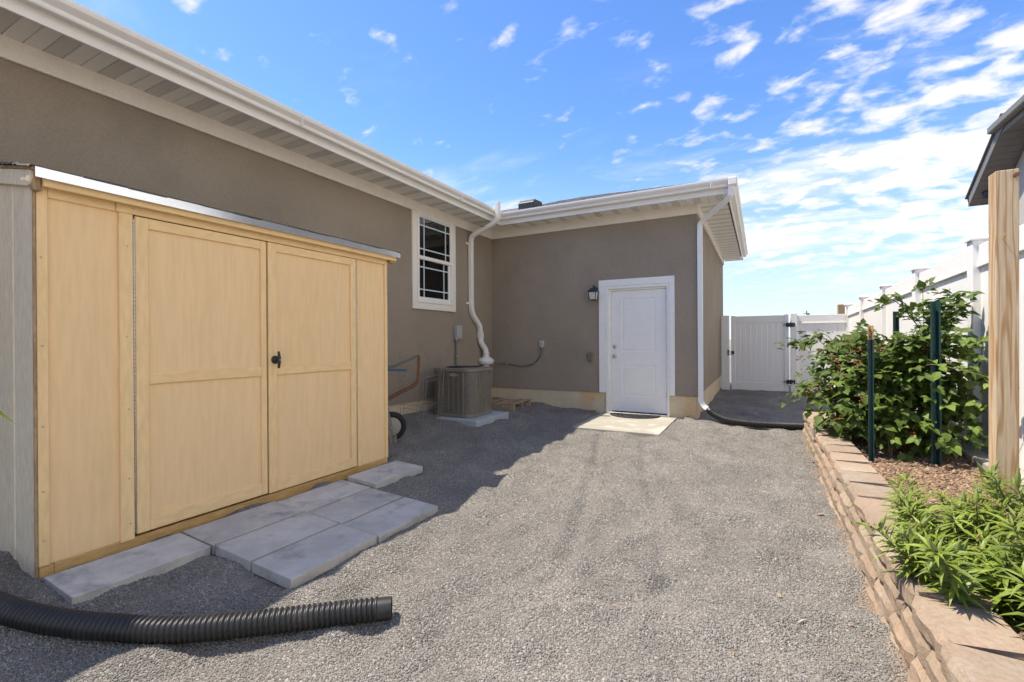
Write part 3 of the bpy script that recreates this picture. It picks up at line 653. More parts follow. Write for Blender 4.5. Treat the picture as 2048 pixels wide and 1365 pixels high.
    MB().prism([(-3.152, zr(-3.152)+.001), (-3.152, zr(-3.152)+.016), (X1-.12, zr(X1-.12)+.016), (X1-.12, zr(X1-.12)+.001)], 'y', .905, 3.535).build('roof_deck', RAWWOOD, t)
    MB().prism([(-3.148, 2.106), (-3.143, 2.106), (-3.1445, 2.1585), (-3.23, 2.1755), (-3.23, 2.1735), (-3.1485, 2.1565)], 'y', .915, 3.545).build('drip_edge', DRIP, t)
    s = math.atan(rs)
    for k in range(9):
        m = MB(); y = .90-.1*(k % 2); j = 0
        while y < 3.55:
            w = .20+.06*((j*3+k) % 3); a, b = max(y, .898), min(y+w-.004, 3.55)
            if b > a: m.box(-.168, .006+.004*((j+k*2) % 3), a, b, 0, .005+.0025*((j+k) % 2))
            y += w; j += 1
        o = m.build('shingle_course', SHINGLE, t); x = -3.148-k*.14*math.cos(s)
        o.data.transform(Matrix.Translation((x, 0, zr(x)+.0175+.003)) @ Matrix.Rotation(s, 4, 'Y'))
    # curled shingle corner at the near end
    m = MB(); nx, ny = 14, 3
    vs = [(-3.13-.40*i/nx, .895-.004*j, zr(-3.13-.40*i/nx)+.022+.012*abs(math.sin(i*1.3))*(1 if i > 4 else .3)-.006*j) for i in range(nx+1) for j in range(ny)]
    m.add(vs, [(i*ny+j, i*ny+j+1, (i+1)*ny+j+1, (i+1)*ny+j) for i in range(nx) for j in range(ny-1)]); m.build('curled_shingle', SHINGLE, t)
shed()

# ------------------------------------------------------------------ pavers by the shed
def pavers():
    c = [(-3.145, -2.817), (-2.799, -2.473), (-2.455, -2.131)]
    rows = {'A': (.935, 1.55), 'B': (1.565, 2.172), 'C': (2.190, 2.80), 'D': (2.86, 3.47)}
    L = [('A', 0, 'grey concrete paver nearest the camera, alone at the near end of the shed front'),
         ('B', 0, 'grey paver against the shed under the left door, near row of three'),
         ('B', 1, 'middle grey paver in the nearer row of three, between two others'),
         ('B', 2, 'outermost grey paver of the nearer row of three'),
         ('C', 0, 'grey paver against the shed under the right door, farther row of three'),
         ('C', 1, 'middle grey paver in the farther row of three, between two others'),
         ('C', 2, 'outermost grey paver of the farther row of three, its corner near the sunlight'),
         ('D', 0, 'grey concrete paver alone at the far end of the shed front')]
    rr = random.Random(3)
    for r, k, lab in L:
        x0, x1 = c[k]; y0, y1 = rows[r]
        w, l, h = (x1-x0)/2, (y1-y0)/2, .06
        me = MB().box(-w, w, -l, l, -h, 0).mesh('paver', PAVER)
        top = {0: .112, 1: .092, 2: .072}[k]-(.012 if r in 'C' else 0)
        o = link('paver', me, None, .004, 2); o.location = ((x0+x1)/2, (y0+y1)/2, top); o.rotation_euler = (rr.uniform(-.006, .006), .055+rr.uniform(-.006, .006), rr.uniform(-.012, .012))
        tag(o, lab, 'paver', 'concrete pavers laid in front of the shed')
pavers()

# ------------------------------------------------------------------ corrugated drain pipes
def resample(P, step):
    P = [Vector(p) for p in P]; out = [P[0]]; d = 0; 
    for a, b in zip(P[:-1], P[1:]):
        L = (b-a).length; 
        while d+L >= step:
            t = (step-d)/L; a = a.lerp(b, t); out.append(a.copy()); L = (b-a).length; d = 0
        d += L
    return out
def corrugated(name, P, r, label, cuff0=False, cuff1=True, pitch=.0225):
    t = thing(name, label, 'pipe', P[0])
    pts = resample(arc(P, 24), pitch/6); wave = [0, .35, .92, 1, .92, .35]
    n0 = 12 if cuff0 else 0; n1 = len(pts)-(18 if cuff1 else 0)
    body = pts[n0:n1+1]
    m = MB(); n = 24; prof = [(math.cos(2*math.pi*k/n), math.sin(2*math.pi*k/n)) for k in range(n)]
    m.sweep(body, prof, upv=(.1, .1, 1), caps=False, radii=[r*(.82+.18*wave[i % 6]) for i in range(len(body))])
    m.sweep(body[::6], prof, upv=(.1, .1, 1), caps=False, radii=[r*.80]*len(body[::6])); m.build('corrugated_tube', BLACKP, t)
    if cuff1:
        q = pts[n1:]; m = MB(); m.sweep(q, prof, upv=(.1, .1, 1), caps=False, radii=[r*.90]*len(q)); m.sweep(q[::-1], prof, upv=(.1, .1, 1), caps=False, radii=[r*.84]*len(q))
        a = (q[-1]-q[-2]).normalized(); m.sweep([q[-1], q[-1]+a*.001], prof, upv=(.1, .1, 1), caps=False, radii=[r*.90, r*.84]); m.build('end_cuff', BLACKP, t)
    if cuff0:
        q = pts[:n0+2]; m = MB(); m.sweep(q, prof, upv=(.1, .1, 1), caps=True, radii=[r*.92]*len(q)); m.build('adapter_cuff', BLACKP, t)
    return t
def nearP(x, y, r=.053): return (x, y, Gb(x, y)+r+.004)
corrugated('drain_pipe', [nearP(-3.55, .62), nearP(-3.05, .72), nearP(-2.80, .78), nearP(-2.60, .855), nearP(-2.385, .965), nearP(-2.22, 1.055), nearP(-2.03, 1.19), nearP(-1.85, 1.335), nearP(-1.70, 1.46), nearP(-1.50, 1.62)], .053,
           'black corrugated drain pipe lying on the gravel in the near left corner')
corrugated('drain_pipe', [(-.705, 7.63, .215), (-.62, 7.56, .165), (-.45, 7.42, .115), (-.20, 7.32, .10), (.15, 7.33, .095), (.45, 7.42, .09), (.80, 7.52, .09), (1.3, 7.6, .09)], .055,
           'black corrugated drain pipe running from the downspout behind the block wall', cuff0=True, cuff1=False)

# ------------------------------------------------------------------ slab, door mat
o = B('door_slab', SLAB, None, (-2.385, -1.170, 6.235, 7.71, -.06, .05), bevel=.006, seg=2); tag(o, 'pale concrete slab step in front of the white door', 'slab')
def doormat():
    t = thing('doormat', 'black half round rubber doormat with open scrollwork on the slab', 'doormat', (-1.80, 7.63, .05))
    n = 28; cx, cy, rx, ry = -1.815, 7.640, .395, .335
    rim = [(cx+rx*math.cos(math.pi+math.pi*k/n), cy+ry*math.sin(math.pi+math.pi*k/n)) for k in range(n+1)]
    MB().prism(rim, 'z', .0505, .055).build('backing', RUBBER, t)
    MB().tube([(x, y, .058) for x, y in rim]+[(rim[0][0], rim[0][1], .058)], .010, 6).build('rim', RUBBER, t)
    m = MB(); rr = random.Random(4)
    for k in range(70):
        a = rr.uniform(math.pi, 2*math.pi); q = math.sqrt(rr.random())*.86; x, y = cx+rx*q*math.cos(a), cy+ry*q*math.sin(a)-.01
        r = rr.uniform(.012, .026); s = rr.uniform(0, 6.28)
        m.tube([(x+r*(1-j/12)*math.cos(s+j*.6), y+r*(1-j/12)*math.sin(s+j*.6), .0585) for j in range(9)], .0042, 5)
    o = m.build('scrollwork', RUBBER, t); o['kind'] = 'stuff'
doormat()

# ------------------------------------------------------------------ air conditioner
def rrect(x0, x1, y0, y1, r, n=6):
    out = []
    for cx, cy, a0 in ((x1-r, y0+r, -90), (x1-r, y1-r, 0), (x0+r, y1-r, 90), (x0+r, y0+r, 180)):
        for k in range(n+1):
            a = R(a0+90*k/n); out.append((cx+r*math.cos(a), cy+r*math.sin(a)))
    return out
def text_mesh(s, size, ext=.0006):
    c = bpy.data.curves.new('lettering', 'FONT'); c.body = s; c.size = size; c.align_x = 'CENTER'; c.align_y = 'CENTER'; c.extrude = ext; c.offset = size*.02
    o = bpy.data.objects.new('lettering', c); COL.objects.link(o); dg = bpy.context.evaluated_depsgraph_get()
    me = bpy.data.meshes.new_from_object(o.evaluated_get(dg)); bpy.data.objects.remove(o); bpy.data.curves.remove(c); return me
def air_conditioner():
    p = B('equipment_pad', PADM, None, (-4.40, -3.42, 5.36, 6.28, .06, .185), bevel=.008, seg=2); tag(p, 'blue grey concrete pad under the air conditioner', 'pad')
    t = thing('air_conditioner', 'taupe louvred air conditioner unit standing on a concrete pad by the house', 'air conditioner', (-3.95, 5.82, .185))
    x0, x1, y0, y1, zb, zt = -4.30, -3.60, 5.50, 6.17, .19, .89
    MB().prism(rrect(x0+.02, x1-.02, y0+.02, y1-.02, .11), 'z', zb+.01, zt-.03).build('coil_core', ACD, t)
    MB().prism(rrect(x0-.006, x1+.006, y0-.006, y1+.006, .135), 'z', zb, zb+.045).build('base_pan', ACM, t, .004)
    MB().prism(rrect(x0-.010, x1+.010, y0-.010, y1+.010, .137), 'z', zt-.055, zt-.006).build('top_band', ACM, t, .010, 2)
    # louvres: thin tilted rings
    m = MB(); z = zb+.055
    while z < zt-.062:
        a = rrect(x0+.014, x1-.014, y0+.014, y1-.014, .115, 5); b = rrect(x0, x1, y0, y1, .13, 5); n = len(a)
        vs = [(x, y, z+.012) for x, y in a]+[(x, y, z+.004) for x, y in b]+[(x, y, z-.006) for x, y in b]+[(x, y, z+.006) for x, y in a]
        m.add(vs, [(i*n+j, i*n+(j+1) % n, (i+1)*n+(j+1) % n, (i+1)*n+j) for i in range(3) for j in range(n)]); z += .0205
    o = m.build('louvres', ACM, t); o['kind'] = 'stuff'
    for x in np.linspace(x0+.135, x1-.135, 6): B('louvre_rib', ACM, t, (x-.006, x+.006, y0-.004, y0+.012, zb+.045, zt-.055), bevel=.001)
    for y in np.linspace(y0+.135, y1-.135, 6): B('louvre_rib', ACM, t, (x1-.012, x1+.004, y-.006, y+.006, zb+.045, zt-.055), bevel=.001)
    for a, b, c, d in ((x0-.004, x0+.035, y0+.02, y0+.135), (x1-.035, x1+.0035, y1-.135, y1-.02)):
        pass
    # corner posts either side of the rounded corner
    B('corner_post', ACM, t, (x1-.155, x1-.120, y0-.0055, y0+.012, zb+.045, zt-.055), bevel=.002); B('corner_post', ACM, t, (x1-.012, x1+.0055, y0+.120, y0+.150, zb+.045, zt-.055), bevel=.002)
    top = MB(); pr = rrect(x0-.008, x1+.008, y0-.008, y1+.008, .136)
    cx, cy = (x0+x1)/2, (y0+y1)/2; n = len(pr); ring = [(cx+.27*math.cos(math.atan2(y-cy, x-cx)), cy+.27*math.sin(math.atan2(y-cy, x-cx))) for x, y in pr]
    top.add([(x, y, zt-.007) for x, y in pr]+[(x, y, zt+.004) for x, y in ring]+[(x, y, zt-.03) for x, y in ring], [(i*n+j, i*n+(j+1) % n, (i+1)*n+(j+1) % n, (i+1)*n+j) for i in range(2) for j in range(n)]); top.build('top_cover', ACM, t)
    g = MB()
    for r in np.arange(.03, .28, .022): g.tube([(cx+r*math.cos(k*.2618), cy+r*math.sin(k*.2618), zt+.012-.05*(r/.28)**2*.2) for k in range(25)], .0022, 5, caps=False)
    for k in range(8): g.tube([(cx+.03*math.cos(k*.785), cy+.03*math.sin(k*.785), zt+.010), (cx+.275*math.cos(k*.785), cy+.275*math.sin(k*.785), zt+.004)], .003, 5)
    o = g.build('fan_guard', BLACKM, t); o['kind'] = 'stuff'
    for k in range(3):
        a = k*2.094; bl = MB(); bl.add([(cx+r*math.cos(a+w), cy+r*math.sin(a+w), zt-.06+.02*w) for r, w in ((.04, -.3), (.25, -.35), (.25, .35), (.04, .3))], [(0, 1, 2, 3)]); bl.build('fan_blade', ACD, t)
    # badge: silver lozenge, red letters, dark chevron
    bx, bz, by = -3.90, .795, y0-.0065
    pill = [(bx+.052*math.cos(a)*1.0+(.020 if math.cos(a) > 0 else -.020), bz+.021*math.sin(a)) for a in [2*math.pi*k/28 for k in range(28)]]
    b = MB().prism(pill, 'y', by-.004, by).build('badge', SILVER, t, .0015)
    me = text_mesh('LENNOX', .031); me.materials.clear(); me.materials.append(REDI); w = link('lettering', me, b); w.matrix_basis = Matrix.Translation((bx-.006, by-.0046, bz)) @ Matrix.Rotation(R(90), 4, 'X') @ Matrix.Diagonal((1., 1.05, 1, 1))
    MB().prism([(bx+.050, bz-.013), (bx+.056, bz-.013), (bx+.064, bz), (bx+.056, bz+.013), (bx+.050, bz+.013), (bx+.057, bz)], 'y', by-.0052, by-.004).build('chevron', BLACKM, b)
    for x, z in ((x1-.137, zb+.02), (x1-.137, .52)): MB().lathe([(.005, 0), (.004, -.003)], (x, y0-.006, z), 'y', 8).build('screw', STEEL, t)
air_conditioner()

# ------------------------------------------------------------------ radon vent fan and pipe
def vent_stack():
    t = thing('vent_stack', 'white vent pipe with round inline fan rising up the inner corner wall', 'vent pipe', (-4.42, 7.36, 0))
    pr = [(-.042, -.031), (.042, -.031), (.042, .031), (-.042, .031)]; xw = XL+.045
    path = [(-3.93, 6.87, 3.64), (-3.93, 6.87, 3.52)]+arc([(-3.93, 6.87, 3.44), (-3.935, 6.872, 3.38), (-3.98, 6.875, 3.315), (-4.10, 6.88, 3.255), (-4.36, 6.89, 3.165), (-4.465, 6.893, 3.115), (-4.492, 6.894, 3.03), (xw, 6.895, 2.9)], 5)
    path += [(xw, 6.895, z) for z in (2.6, 2.2)]+arc([(xw, 6.895, 1.95), (xw, 6.91, 1.83), (xw, 6.97, 1.72), (xw, 7.10, 1.61), (xw+.004, 7.165, 1.53), (xw+.006, 7.185, 1.40)], 6)
    MB().sweep(path, pr, upv=(1, 0, 0), smooth=False).build('square_pipe', WHITE, t, .003, 1)
    for z in (2.98, 1.93):
        s = B('strap', WHITE, t, (XL-.001, xw+.034, 6.848, 6.942, z, z+.03), (XL, XL+.012, 6.80, 6.85, z, z+.03), bevel=.003)
    xf = -4.45; B('adapter', PVC, t, (xw-.035, xw+.050, 7.135, 7.235, 1.335, 1.43), bevel=.006)
    MB().tube(arc([(xw+.01, 7.186, 1.34), (xw+.01, 7.19, 1.27), (xw+.02, 7.235, 1.20), (xw+.035, 7.285, 1.14), (xf+.005, 7.30, 1.06), (xf+.005, 7.30, .98)], 6), .052, 20).build('pvc_elbow', PVC, t)
    MB().lathe([(.064, 0), (.068, .01), (.068, .03), (.056, .04), (.056, .05), (.062, .055), (.062, .075), (.055, .08)], (xf+.005, 7.30, .985), 'z', 28).build('rubber_coupling', PVC, t)
    for z in (1.0, 1.045): MB().lathe([(.0695, 0), (.0695, .008)], (xf+.005, 7.30, z), 'z', 28).build('clamp_band', STEEL, t)
    c = (xf+.005, 7.30, .86)
    MB().lathe([(.06, -.02), (.10, -.012), (.130, .004), (.142, .028), (.142, .040), (.147, .045), (.147, .058), (.142, .063), (.128, .09), (.10, .112), (.064, .126)], c, 'z', 36).build('fan_housing', PVC, t)
    MB().tube([(c[0], c[1], .86), (c[0], c[1], .1)], .052, 16).build('riser_pipe', PVC, t)
vent_stack()

# ------------------------------------------------------------------ electrical things on the walls
def electrics():
    t = thing('disconnect_box', 'grey electrical disconnect box on the long wall above the air conditioner', 'electrical box', (XL, 6.5, 1.43))
    B('box_body', GREYBOX, t, (XL, XL+.075, 6.405, 6.545, 1.315, 1.535), bevel=.004); B('cover', GREYBOX, t, (XL+.02, XL+.085, 6.398, 6.553, 1.335, 1.543), bevel=.004)
    MB().tube([(XL+.035, 6.44, 1.32), (XL+.035, 6.44, .55)], .014, 10).build('conduit', CONDUIT, t); MB().lathe([(.02, 0), (.02, .02)], (XL+.035, 6.44, 1.297), 'z', 12).build('conduit_fitting', STEEL, t)
    B('conduit_clip', STEEL, t, (XL, XL+.053, 6.422, 6.470, 1.02, 1.035), bevel=.002)
    t = thing('junction_box', 'small grey switch box with curved conduit on the wing wall', 'electrical box', (-3.487, YW, 1.22))
    y = YW
    B('box_body', GREYBOX, t, (-3.528, -3.448, y-.05, y, 1.165, 1.280), bevel=.004); B('cover', SILVER, t, (-3.523, -3.453, y-.056, y-.0505, 1.172, 1.273), bevel=.002)
    B('toggle', BLACKM, t, (-3.493, -3.483, y-.066, y-.0565, 1.21, 1.235), bevel=.002)
    MB().tube(arc([(-4.36, y-.10, .865), (-4.25, y-.02, .862), (-4.10, y-.018, .835), (-3.92, y-.018, .815), (-3.75, y-.018, .832), (-3.61, y-.018, .90), (-3.515, y-.022, 1.03), (-3.488, y-.025, 1.165)], 6), .0125, 10).build('conduit', CONDUIT, t)
    MB().lathe([(.019, 0), (.019, .018)], (-3.488, y-.025, 1.147), 'z', 12).build('conduit_fitting', STEEL, t)
    for x, z in ((-4.2, .848), (-3.64, .877)): B('conduit_clip', STEEL, t, (x-.008, x+.008, y-.033, y, z-.016, z+.016), bevel=.002)
    t = thing('outdoor_outlet', 'taupe covered power outlet on the wing wall left of the door', 'outlet', (-2.575, YW, .99))
    m = mat('outlet_taupe', (.20, .17, .13), (.18, .155, .12), rough=.5)
    B('box_body', m, t, (-2.625, -2.535, y-.045, y, .925, 1.055), bevel=.006); 
    for z in (.945, .995): B('flip_lid', m, t, (-2.612, -2.548, y-.056, y-.0455, z, z+.042), bevel=.003)
    # lantern
    t = thing('wall_lantern', 'black wall lantern with glass panes left of the door', 'lamp', (-2.49, YW, 2.1))
    lx, ly = -2.485, y-.125
    MB().lathe([(.052, 0), (.052, -.012), (.042, -.02), (.02, -.024)], (lx, y, 2.135), 'y', 20).build('back_plate', BLACKM, t)
    MB().tube(arc([(lx, y-.02, 2.15), (lx, y-.06, 2.20), (lx, y-.105, 2.20), (lx, ly, 2.165)], 6), .010, 8).build('arm', BLACKM, t)
    def sq(a, z): return [(lx-a, ly-a, z), (lx+a, ly-a, z), (lx+a, ly+a, z), (lx-a, ly+a, z)]
    m = MB(); vs = sq(.012, 2.17)+sq(.035, 2.155)+sq(.078, 2.098)+sq(.078, 2.09); m.add(vs, [(i*4+k, i*4+(k+1) % 4, i*4+4+(k+1) % 4, i*4+4+k) for i in range(3) for k in range(4)]+[(3, 2, 1, 0), (12, 13, 14, 15)]); m.build('hood', BLACKM, t)
    for sx in (-1, 1):
        for sy in (-1, 1): MB().tube([(lx+sx*.064, ly+sy*.064, 2.09), (lx+sx*.050, ly+sy*.050, 1.965)], .006, 4).build('corner_bar', BLACKM, t)
    m = MB(); vs = sq(.060, 2.089)+sq(.047, 1.968)
    for k in range(4): MB().add([vs[k], vs[(k+1) % 4], vs[4+(k+1) % 4], vs[4+k]], [(0, 1, 2, 3)]).build('pane', TEALW, t)
    m = MB(); vs = sq(.056, 1.967)+sq(.054, 1.957); m.add(vs, [(0, 1, 2, 3), (7, 6, 5, 4)]+[(k, (k+1) % 4, 4+(k+1) % 4, 4+k) for k in range(4)]); m.build('base', BLACKM, t)
electrics()

# ------------------------------------------------------------------ pallet, wheelbarrow, tomato cage
def pallet():
    t = thing('wooden_pallet', 'small wooden shipping pallet lying on gravel behind the air conditioner', 'pallet', (-4.0, 7.1, .13))
    t.rotation_euler = (0, -.05, .06)
    def b(nm, *q): 
        o = MB().box(*q).mesh(nm, PALLET); return link2(nm, o, t)
    def link2(nm, me, p):
        o = bpy.data.objects.new(nm, me); COL.objects.link(o); o.parent = p; bv = o.modifiers.new('edge', 'BEVEL'); bv.width = .003; return o
    for y in (-.36, -.02, .32): b('stringer', -.46, .40, y, y+.038, -.02, .07)
    for x in (-.45, -.22, .0, .16, .30): b('deck_board', x, x+.095, -.365, .365, .0705, .088)
    for x in (-.45, -.05, .30): b('bottom_board', x, x+.095, -.365, .365, -.037, -.0205)
pallet()
def wheelbarrow():
    t = thing('wheelbarrow', 'wheelbarrow stood on end behind the shed with rusty legs and black tyre', 'wheelbarrow', (-3.72, 4.03, .14))
    c = Vector((-3.72, 4.03, .315)); r = .165
    # wheel: axle along x
    w = MB().lathe([(.105, -.038), (.135, -.043), (.157, -.030), (.165, -.012), (.165, .012), (.157, .030), (.135, .043), (.105, .038), (.100, .0), (.105, -.038)], c, 'x', 36, True, False).build('tyre', RUBBER, t)
    rim = MB().lathe([(.106, -.030), (.106, -.022), (.094, -.012), (.05, -.010), (.035, -.028), (.018, -.030)], c, 'x', 32).add([], [])
    rim.lathe([(.018, .030), (.035, .028), (.05, .010), (.094, .012), (.106, .022), (.106, .030)], c, 'x', 32).build('rim', STEEL, t)
    MB().tube([c+Vector((-.10, 0, 0)), c+Vector((.10, 0, 0))], .010, 8).build('axle', STEEL, t)
    # wooden handles from the axle upwards, leaning on the shed
    for dx in (-.09, .075):
        MB().sweep([c+Vector((dx, .0, -.19)), c+Vector((dx*1.05, -.02, .05)), c+Vector((dx*1.5, -.16, .65)), c+Vector((dx*2.0, -.29, 1.22))], [(-.017, -.022), (.017, -.022), (.017, .022), (-.017, .022)], upv=(0, 1, 0), smooth=False).build('handle', GREYWOOD, t)
    # tray (faces the shed)
    m = MB(); base = [Vector((-.27, -.20, .28)), Vector((.27, -.20, .28)), Vector((.25, -.33, .95)), Vector((-.25, -.33, .95))]
    rimv = [Vector((-.33, -.34, .10)), Vector((.33, -.34, .10)), Vector((.33, -.50, 1.08)), Vector((-.33, -.50, 1.08))]
    vs = [c+q for q in base+rimv]; m.add(vs, [(0, 1, 2, 3)]+[(k, 4+k, 4+(k+1) % 4, (k+1) % 4) for k in range(4)]); o = m.build('tray', BLUEP, t)
    sd_ = o.modifiers.new('sheet', 'SOLIDIFY'); sd_.thickness = .004
    # legs: flat rusty straps, V shaped, sticking out to the right
    st = [(-.010, -.0025), (.010, -.0025), (.010, .0025), (-.010, .0025)]
    for dx in (-.12, .11):
        a = c+Vector((dx, -.06, .30)); k = c+Vector((dx+.02, .265, .47)); k2 = c+Vector((dx+.02, .30, .58)); e = c+Vector((dx+.03, .305, .80)); b = c+Vector((dx, -.12, .66))
        MB().sweep(arc([a, a.lerp(k, .5), k, k2, e], 3), st, upv=(1, 0, 0), smooth=False).build('leg', RUST, t)
        MB().sweep([e+Vector((0, -.012, -.005)), b+Vector((0, .15, .02)), b], [(-.010, -.002), (.010, -.002), (.010, .002), (-.010, .002)], upv=(1, 0, 0), smooth=False).build('leg_brace', CONDUIT, t)
    MB().sweep([c+Vector((-.10, .305, .795)), c+Vector((.14, .305, .795))], st, upv=(0, 1, 0), smooth=False).build('cross_strap', RUST, t)
    MB().sweep([c+Vector((.11, -.14, .655)), c+Vector((.12, .17, .64))], [(-.014, -.014), (.014, -.014), (.014, .014), (-.014, .014)], upv=(1, 0, 0), smooth=False).build('blue_stay', BLUEP, t)
    B('toe_board', GREYWOOD, t, (c.x-.12, c.x+.10, c.y+.02, c.y+.055, .135, .215), bevel=.003)
wheelbarrow()
bpy.data.objects['wheelbarrow'].rotation_euler = (0, 0, R(-47))
def tomato_cage():
    t = thing('tomato_cage', 'thin wire tomato cage standing between wheelbarrow and air conditioner', 'wire cage', (-4.02, 4.9, .18))
    cx, cy, g0 = -3.92, 4.80, Gb(-3.92, 4.80)
    for sx, sy in ((-1, -1), (1, -1), (1, 1), (-1, 1)):
        for q in ((0, 0), (.045*sx, 0)):
            MB().tube([(cx+sx*.15+q[0], cy+sy*.15, g0-.02), (cx+sx*.17+q[0], cy+sy*.17, g0+.5), (cx+sx*.19+q[0]+.02, cy+sy*.20+.04, g0+1.05+.06*sy)], .0030, 5).build('upright_wire', WIRE, t)
    for z, r in ((.26, .165), (.31, .165), (.62, .178), (.68, .18)):
        P = [(cx-r, cy-r, g0+z), (cx+r, cy-r, g0+z-.01), (cx+r, cy+r, g0+z), (cx-r, cy+r, g0+z+.01), (cx-r, cy-r, g0+z)]
        MB().tube(P, .0028, 5).build('ring_wire', WIRE, t)
tomato_cage()

# ------------------------------------------------------------------ vinyl fence and gate
def box_mesh(name, m, sx, sy, sz): return MB().box(-sx/2, sx/2, -sy/2, sy/2, 0, sz).mesh(name, m)
def fence():
    XF = 1.70                                       # centre plane; yard face about 1.66
    t = thing('vinyl_fence', 'tall white vinyl privacy fence with capped posts along the planting bed', 'fence', (XF, 7, .1))
    ys = [2.11, 3.83, 5.55, 7.27, 9.0, 10.72, 12.40]
    zt = lambda y: 2.085-.018*(y-5.5)               # top of panels
    zb = .13
    post = box_mesh('post', VINYL, .127, .127, 1)
    def capm():
        m = MB(); a = .082; vs = []
        for r, z in ((.066, 0), (a, .004), (a, .018), (.07, .032), (.012, .060)): vs += [(-r, -r, z), (r, -r, z), (r, r, z), (-r, r, z)]
        m.add(vs, [(i*4+k, i*4+(k+1) % 4, i*4+4+(k+1) % 4, i*4+4+k) for i in range(4) for k in range(4)]+[(3, 2, 1, 0), (16, 17, 18, 19)]); return m.mesh('post_cap', VINYL)
    cap = capm()
    for y in ys:
        h = zt(y)+.045; o = link('post', post, t, .004); o.matrix_basis = Matrix.Translation((XF, y, 0)) @ Matrix.Diagonal((1, 1, h, 1))
        c = link('post_cap', cap, t); c.matrix_basis = Matrix.Translation((XF, y, h-.001))
    plank = box_mesh('plank', VINYL, .022, .146, 1)
    for a, b in zip(ys[:-1], ys[1:]):
        za, zz = zt(a), zt(b); y0, y1 = a+.0635, b-.0635
        def rail(nm, lo, hi, th, dz=0):
            m = MB(); m.add([(XF-th, y0, za-lo), (XF+th, y0, za-lo), (XF+th, y1, zz-lo), (XF-th, y1, zz-lo), (XF-th, y0, za-hi), (XF+th, y0, za-hi), (XF+th, y1, zz-hi), (XF-th, y1, zz-hi)],
                  [(0, 3, 2, 1), (4, 5, 6, 7), (0, 1, 5, 4), (1, 2, 6, 5), (2, 3, 7, 6), (3, 0, 4, 7)]); return m.build(nm, VINYL, t, .004)
        rail('top_rail', .150, .0, .024); rail('rail_moulding', .172, .151, .031); rail('rail_lip', .194, .173, .037)
        B('bottom_rail', VINYL, t, (XF-.037, XF+.037, y0, y1, zb, zb+.14), bevel=.004)
        n = 11; w = (y1-y0)/n
        for k in range(n):
            o = link('plank', plank, t, .003); yc = y0+(k+.5)*w; o.matrix_basis = Matrix.Translation((XF, yc, zb+.12)) @ Matrix.Diagonal((1, (w-.002)/.146, za+(zz-za)*(k+.5)/n-.165-zb-.12, 1))
    # short run from the corner to the gate
    t2 = thing('vinyl_fence', 'short white vinyl fence panel between gate and corner post', 'fence', (1.2, 12.34, .1)); Y = 12.36
    post2 = box_mesh('post', VINYL, .127, .127, 1); x0, x1, top = .735, 1.636, 1.815
    o = link('post', post2, t2, .004); o.matrix_basis = Matrix.Translation((.665, Y, 0)) @ Matrix.Diagonal((1, 1, 1.86, 1))
    B('top_rail', VINYL, t2, (x0, x1, Y-.024, Y+.024, top-.15, top), bevel=.004); B('rail_moulding', VINYL, t2, (x0, x1, Y-.031, Y+.031, top-.172, top-.151), bevel=.004)
    B('rail_lip', VINYL, t2, (x0, x1, Y-.037, Y+.037, top-.194, top-.173), bevel=.004); B('bottom_rail', VINYL, t2, (x0, x1, Y-.037, Y+.037, .09, .23), bevel=.004)
    n = 6; w = (x1-x0)/n
    for k in range(n): B('plank', VINYL, t2, (x0+k*w+.001, x0+(k+1)*w-.001, Y-.011, Y+.011, .22, top-.16), bevel=.003)
fence()
def gate():
    Y = 12.36
    p = B('gate_post', VINYL, None, (-.835, -.665, Y-.06, Y+.06, 0, 1.85), bevel=.005); tag(p, 'white square gate post against the wing of the house', 'post')
    t = thing('garden_gate', 'white vinyl plank gate with black hinges and latch', 'gate', (0, Y, .1))
    x0, x1, z0, z1 = -.625, .565, .075, 1.83
    B('stile', VINYL, t, (x0, x0+.085, Y-.028, Y+.028, z0, z1+.01), bevel=.004); B('stile', VINYL, t, (x1-.085, x1, Y-.028, Y+.028, z0, z1+.01), bevel=.004)
    a, b = x0+.086, x1-.086
    B('top_rail', VINYL, t, (a, b, Y-.022, Y+.022, z1-.17, z1-.005), bevel=.004); B('bottom_rail', VINYL, t, (a, b, Y-.022, Y+.022, z0, z0+.19), bevel=.004)
    n = 9; w = (b-a)/n
    for k in range(n): B('plank', VINYL, t, (a+k*w+.0008, a+(k+1)*w-.0008, Y-.010, Y+.010, z0+.18, z1-.16), bevel=.0018)
    for z in (.30, 1.60):
        h = B('hinge', BLACKM, t, (x1-.05, x1+.025, Y-.075, Y-.029, z-.045, z+.045), (x1+.04, x1+.125, Y-.075, Y-.064, z-.045, z+.045), bevel=.004)
        MB().tube([(x1+.032, Y-.075, z-.06), (x1+.032, Y-.075, z+.06)], .013, 8).build('hinge_pin', BLACKM, h); B('hinge_bar', BLACKM, h, (x1-.11, x1-.05, Y-.05, Y-.04, z-.008, z+.008), bevel=.001)
    l = B('latch', BLACKM, t, (x0+.005, x0+.065, Y-.05, Y-.0285, .92, 1.0), bevel=.004)
    for z in (.915, .955, .995): MB().tube([(x0-.085, Y-.066, z), (x0+.01, Y-.045, z)], .008, 6).build('latch_bar', BLACKM, l)
    B('latch_plate', BLACKM, l, (x0-.075, x0-.050, Y-.072, Y-.0605, .89, 1.03), bevel=.002)
gate()

